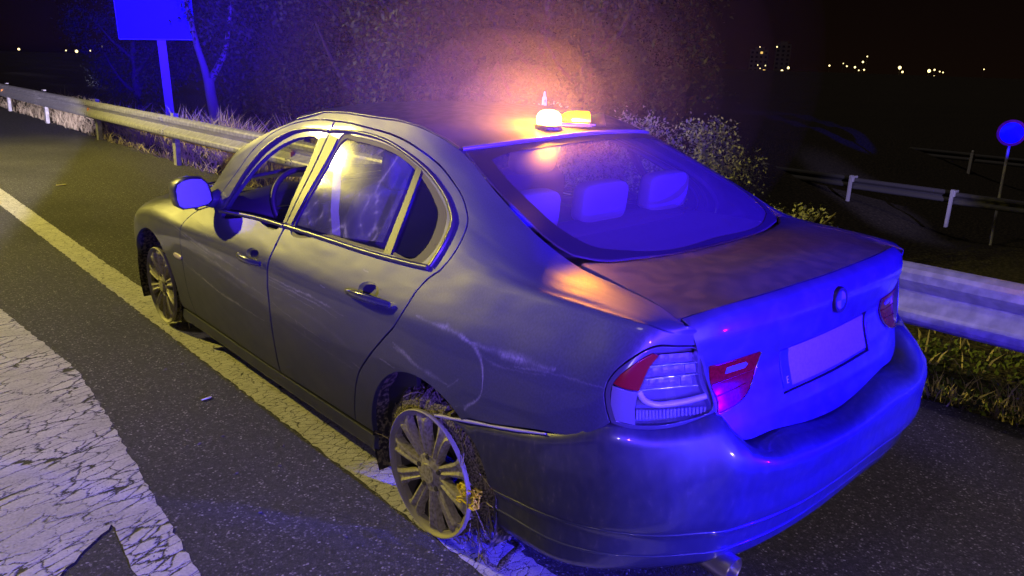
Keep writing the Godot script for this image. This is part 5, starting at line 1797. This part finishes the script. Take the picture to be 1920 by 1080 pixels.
# ---------------------------------------------------------------- on the roof
func car_point(p: Vector3) -> Vector3:
	return Vector3(.00088, -.0239, .00014) + Vector3(.99932, .03697, -.00022) * p.x + Vector3(-.03697, .9993, -.00599) * p.y + Vector3(0, .006, .99998) * p.z
func build_roof_lamps() -> void:
	var rn := roof_net()
	var b := thing("beacon", "glowing round amber beacon on the rear of the saloon's roof", "beacon", car_point(surf(rn, -.115, .11)))
	obj("base", lathe([Vector2(0, .012), Vector2(.048, .012), Vector2(.052, .008), Vector2(.052, -.004), Vector2(0, -.004)], Transform3D.IDENTITY, 28), M.gloss_black, b)
	var g := obj("lamp_dome", lathe([Vector2(0, .070), Vector2(.018, .0685), Vector2(.034, .063), Vector2(.044, .053), Vector2(.049, .040), Vector2(.048, .016), Vector2(.046, .013)], Transform3D.IDENTITY, 28), M.amber_glow, b)
	var l := OmniLight3D.new()
	l.name = "beacon_light"
	l.light_color = Color(1.0, .60, .07)
	l.light_energy = 5.5
	l.light_size = .04
	l.omni_range = 30.0
	l.omni_attenuation = 2.0
	l.shadow_enabled = true
	l.position = Vector3(0, .045, 0)
	b.add_child(l)
	# damp night air round the lamps
	for e in [[.5, .5], [.8, .28], [1.2, .15], [1.7, .08], [2.1, .04], [2.6, .022], [3.1, .012]]:
		var mist := FogVolume.new()
		mist.name = numbered("night_mist")
		mist.shape = RenderingServer.FOG_VOLUME_SHAPE_ELLIPSOID
		mist.size = Vector3(e[0], e[0] * .7, e[0])
		mist.position = b.position + Vector3(-.05, .07, -.16) * (.4 + e[0])
		var fm := FogMaterial.new()
		fm.density = 0.09 * e[1]
		fm.albedo = Color(.9, .9, .9)
		mist.material = fm
		add_child(mist)
		stuff(mist)
	var c := thing("beacon", "amber half-barrel beacon with ribbed rails, beside the round beacon", "beacon", car_point(surf(rn, .015, .105)))
	c.rotation = Vector3(0, -.62, 0)
	var st := begin()
	for k in 14:
		for e in 5:
			var q := []
			for w in [[k, e], [k + 1, e], [k + 1, e + 1], [k, e + 1]]:
				var a: float = PI * w[0] / 14.0
				var x: float = lerpf(-.062, .058, w[1] / 5.0)
				var r: float = [.012, .030, .037, .039, .039, .038][w[1]]
				q.append(Vector3(x, .022 + sin(a) * r, cos(a) * r))
			flat_quad(st, q[0], q[1], q[2], q[3], q[0] + q[2] - Vector3(q[0].x + q[2].x, 0, 0))
	for k in 14:
		var a0 := PI * k / 14.0
		var a1 := PI * (k + 1) / 14.0
		tri(st, Vector3(.058, .022, 0), Vector3(.058, .022 + sin(a0) * .038, cos(a0) * .038), Vector3(.058, .022 + sin(a1) * .038, cos(a1) * .038), Vector3.RIGHT, Vector3.RIGHT, Vector3.RIGHT)
	obj("lamp_lens", st.commit(), M.amber_glow_dim, c)
	for z in [-.030, -.010, .012, .034]:
		obj("rail", box(Vector3(.15, .010, .008), Vector3(.005, .010, z), .002), M.chrome, c)
	obj("base", box(Vector3(.13, .008, .085), Vector3(0, .003, 0), .003), M.gloss_black, c)

# ---------------------------------------------------------------- litter and scraps
func build_litter() -> void:
	var a := obj("paper_scrap", box(Vector3(.055, .004, .012), Vector3.ZERO, .001), M.paper)
	a.position = Vector3(-1.07, .006, -.19)
	a.rotation.y = .25
	tag(a, "small white paper strip on the asphalt left of the rear door", "litter")
	a = obj("yellow_stick", box(Vector3(.11, .012, .03), Vector3.ZERO, .004), M.card)
	a.position = Vector3(-.07, .008, -7.31)
	a.rotation.y = .1
	tag(a, "yellow strip lying on the shoulder ahead of the car", "litter")
	rng.seed = 15
	var st := begin()
	var c := car_point(Vector3(-.885, .300, 1.592))
	for k in 15:
		var path := []
		var q := Vector3(rng.randf_range(-.01, .01), rng.randf_range(-.025, .025), rng.randf_range(-.03, .03))
		for w in 9:
			path.append(q)
			q = (q + Vector3(rng.randf_range(-.012, .012), rng.randf_range(-.03, .03), rng.randf_range(-.035, .035))).clamp(Vector3(-.018, -.028, -.042), Vector3(.018, .028, .042))
		tube_to(st, path, [.0034], 5)
	a = obj("cord_tangle", st.commit(), M.yellow_cord)
	a.position = c
	tag(a, "tangle of bright yellow cord caught on the rear wheel's rim", "cord")
	st = begin()
	rng.seed = 33
	for k in 70:
		var p := Vector3(rng.randf_range(.9, 2.1), .004, rng.randf_range(1.2, 3.0)) if k < 50 else Vector3(rng.randf_range(-1.4, -.95), .004, rng.randf_range(-1.0, 2.0))
		box_to(st, Transform3D(Basis(Vector3.UP, rng.randf() * TAU), p), Vector3(rng.randf_range(.004, .014), .005, rng.randf_range(.004, .010)), .001)
	var chips := stuff(obj("debris_chips", st.commit(), M.concrete))
	chips.set_meta("label", "tiny pale chips of debris scattered on the asphalt")
	var sp := [[Vector3(-.80, .02, 1.62), .16, "torn strip of tyre rubber on the line behind the rear wheel"], [Vector3(-.74, .015, 1.50), .12, "curled rubber scrap under the rear wheel"]]
	for e in sp:
		st = begin()
		rng.seed = int(e[1] * 1000)
		var path := []
		for w in 9:
			var t := w / 8.0
			path.append(Vector3(cos(t * 4.0) * e[1] * .5, .01 + .03 * sin(t * 5.0) * sin(t * 5.0), sin(t * 3.2) * e[1] * .6 + rng.randf_range(-.012, .012)))
		tube_to(st, path, [.006, .014, .018, .012, .02, .016, .012, .014, .004], 6, .35)
		a = obj("rubber_scrap", st.commit(), M.torn_rubber)
		a.position = e[0]
		tag(a, e[2], "rubber scrap")
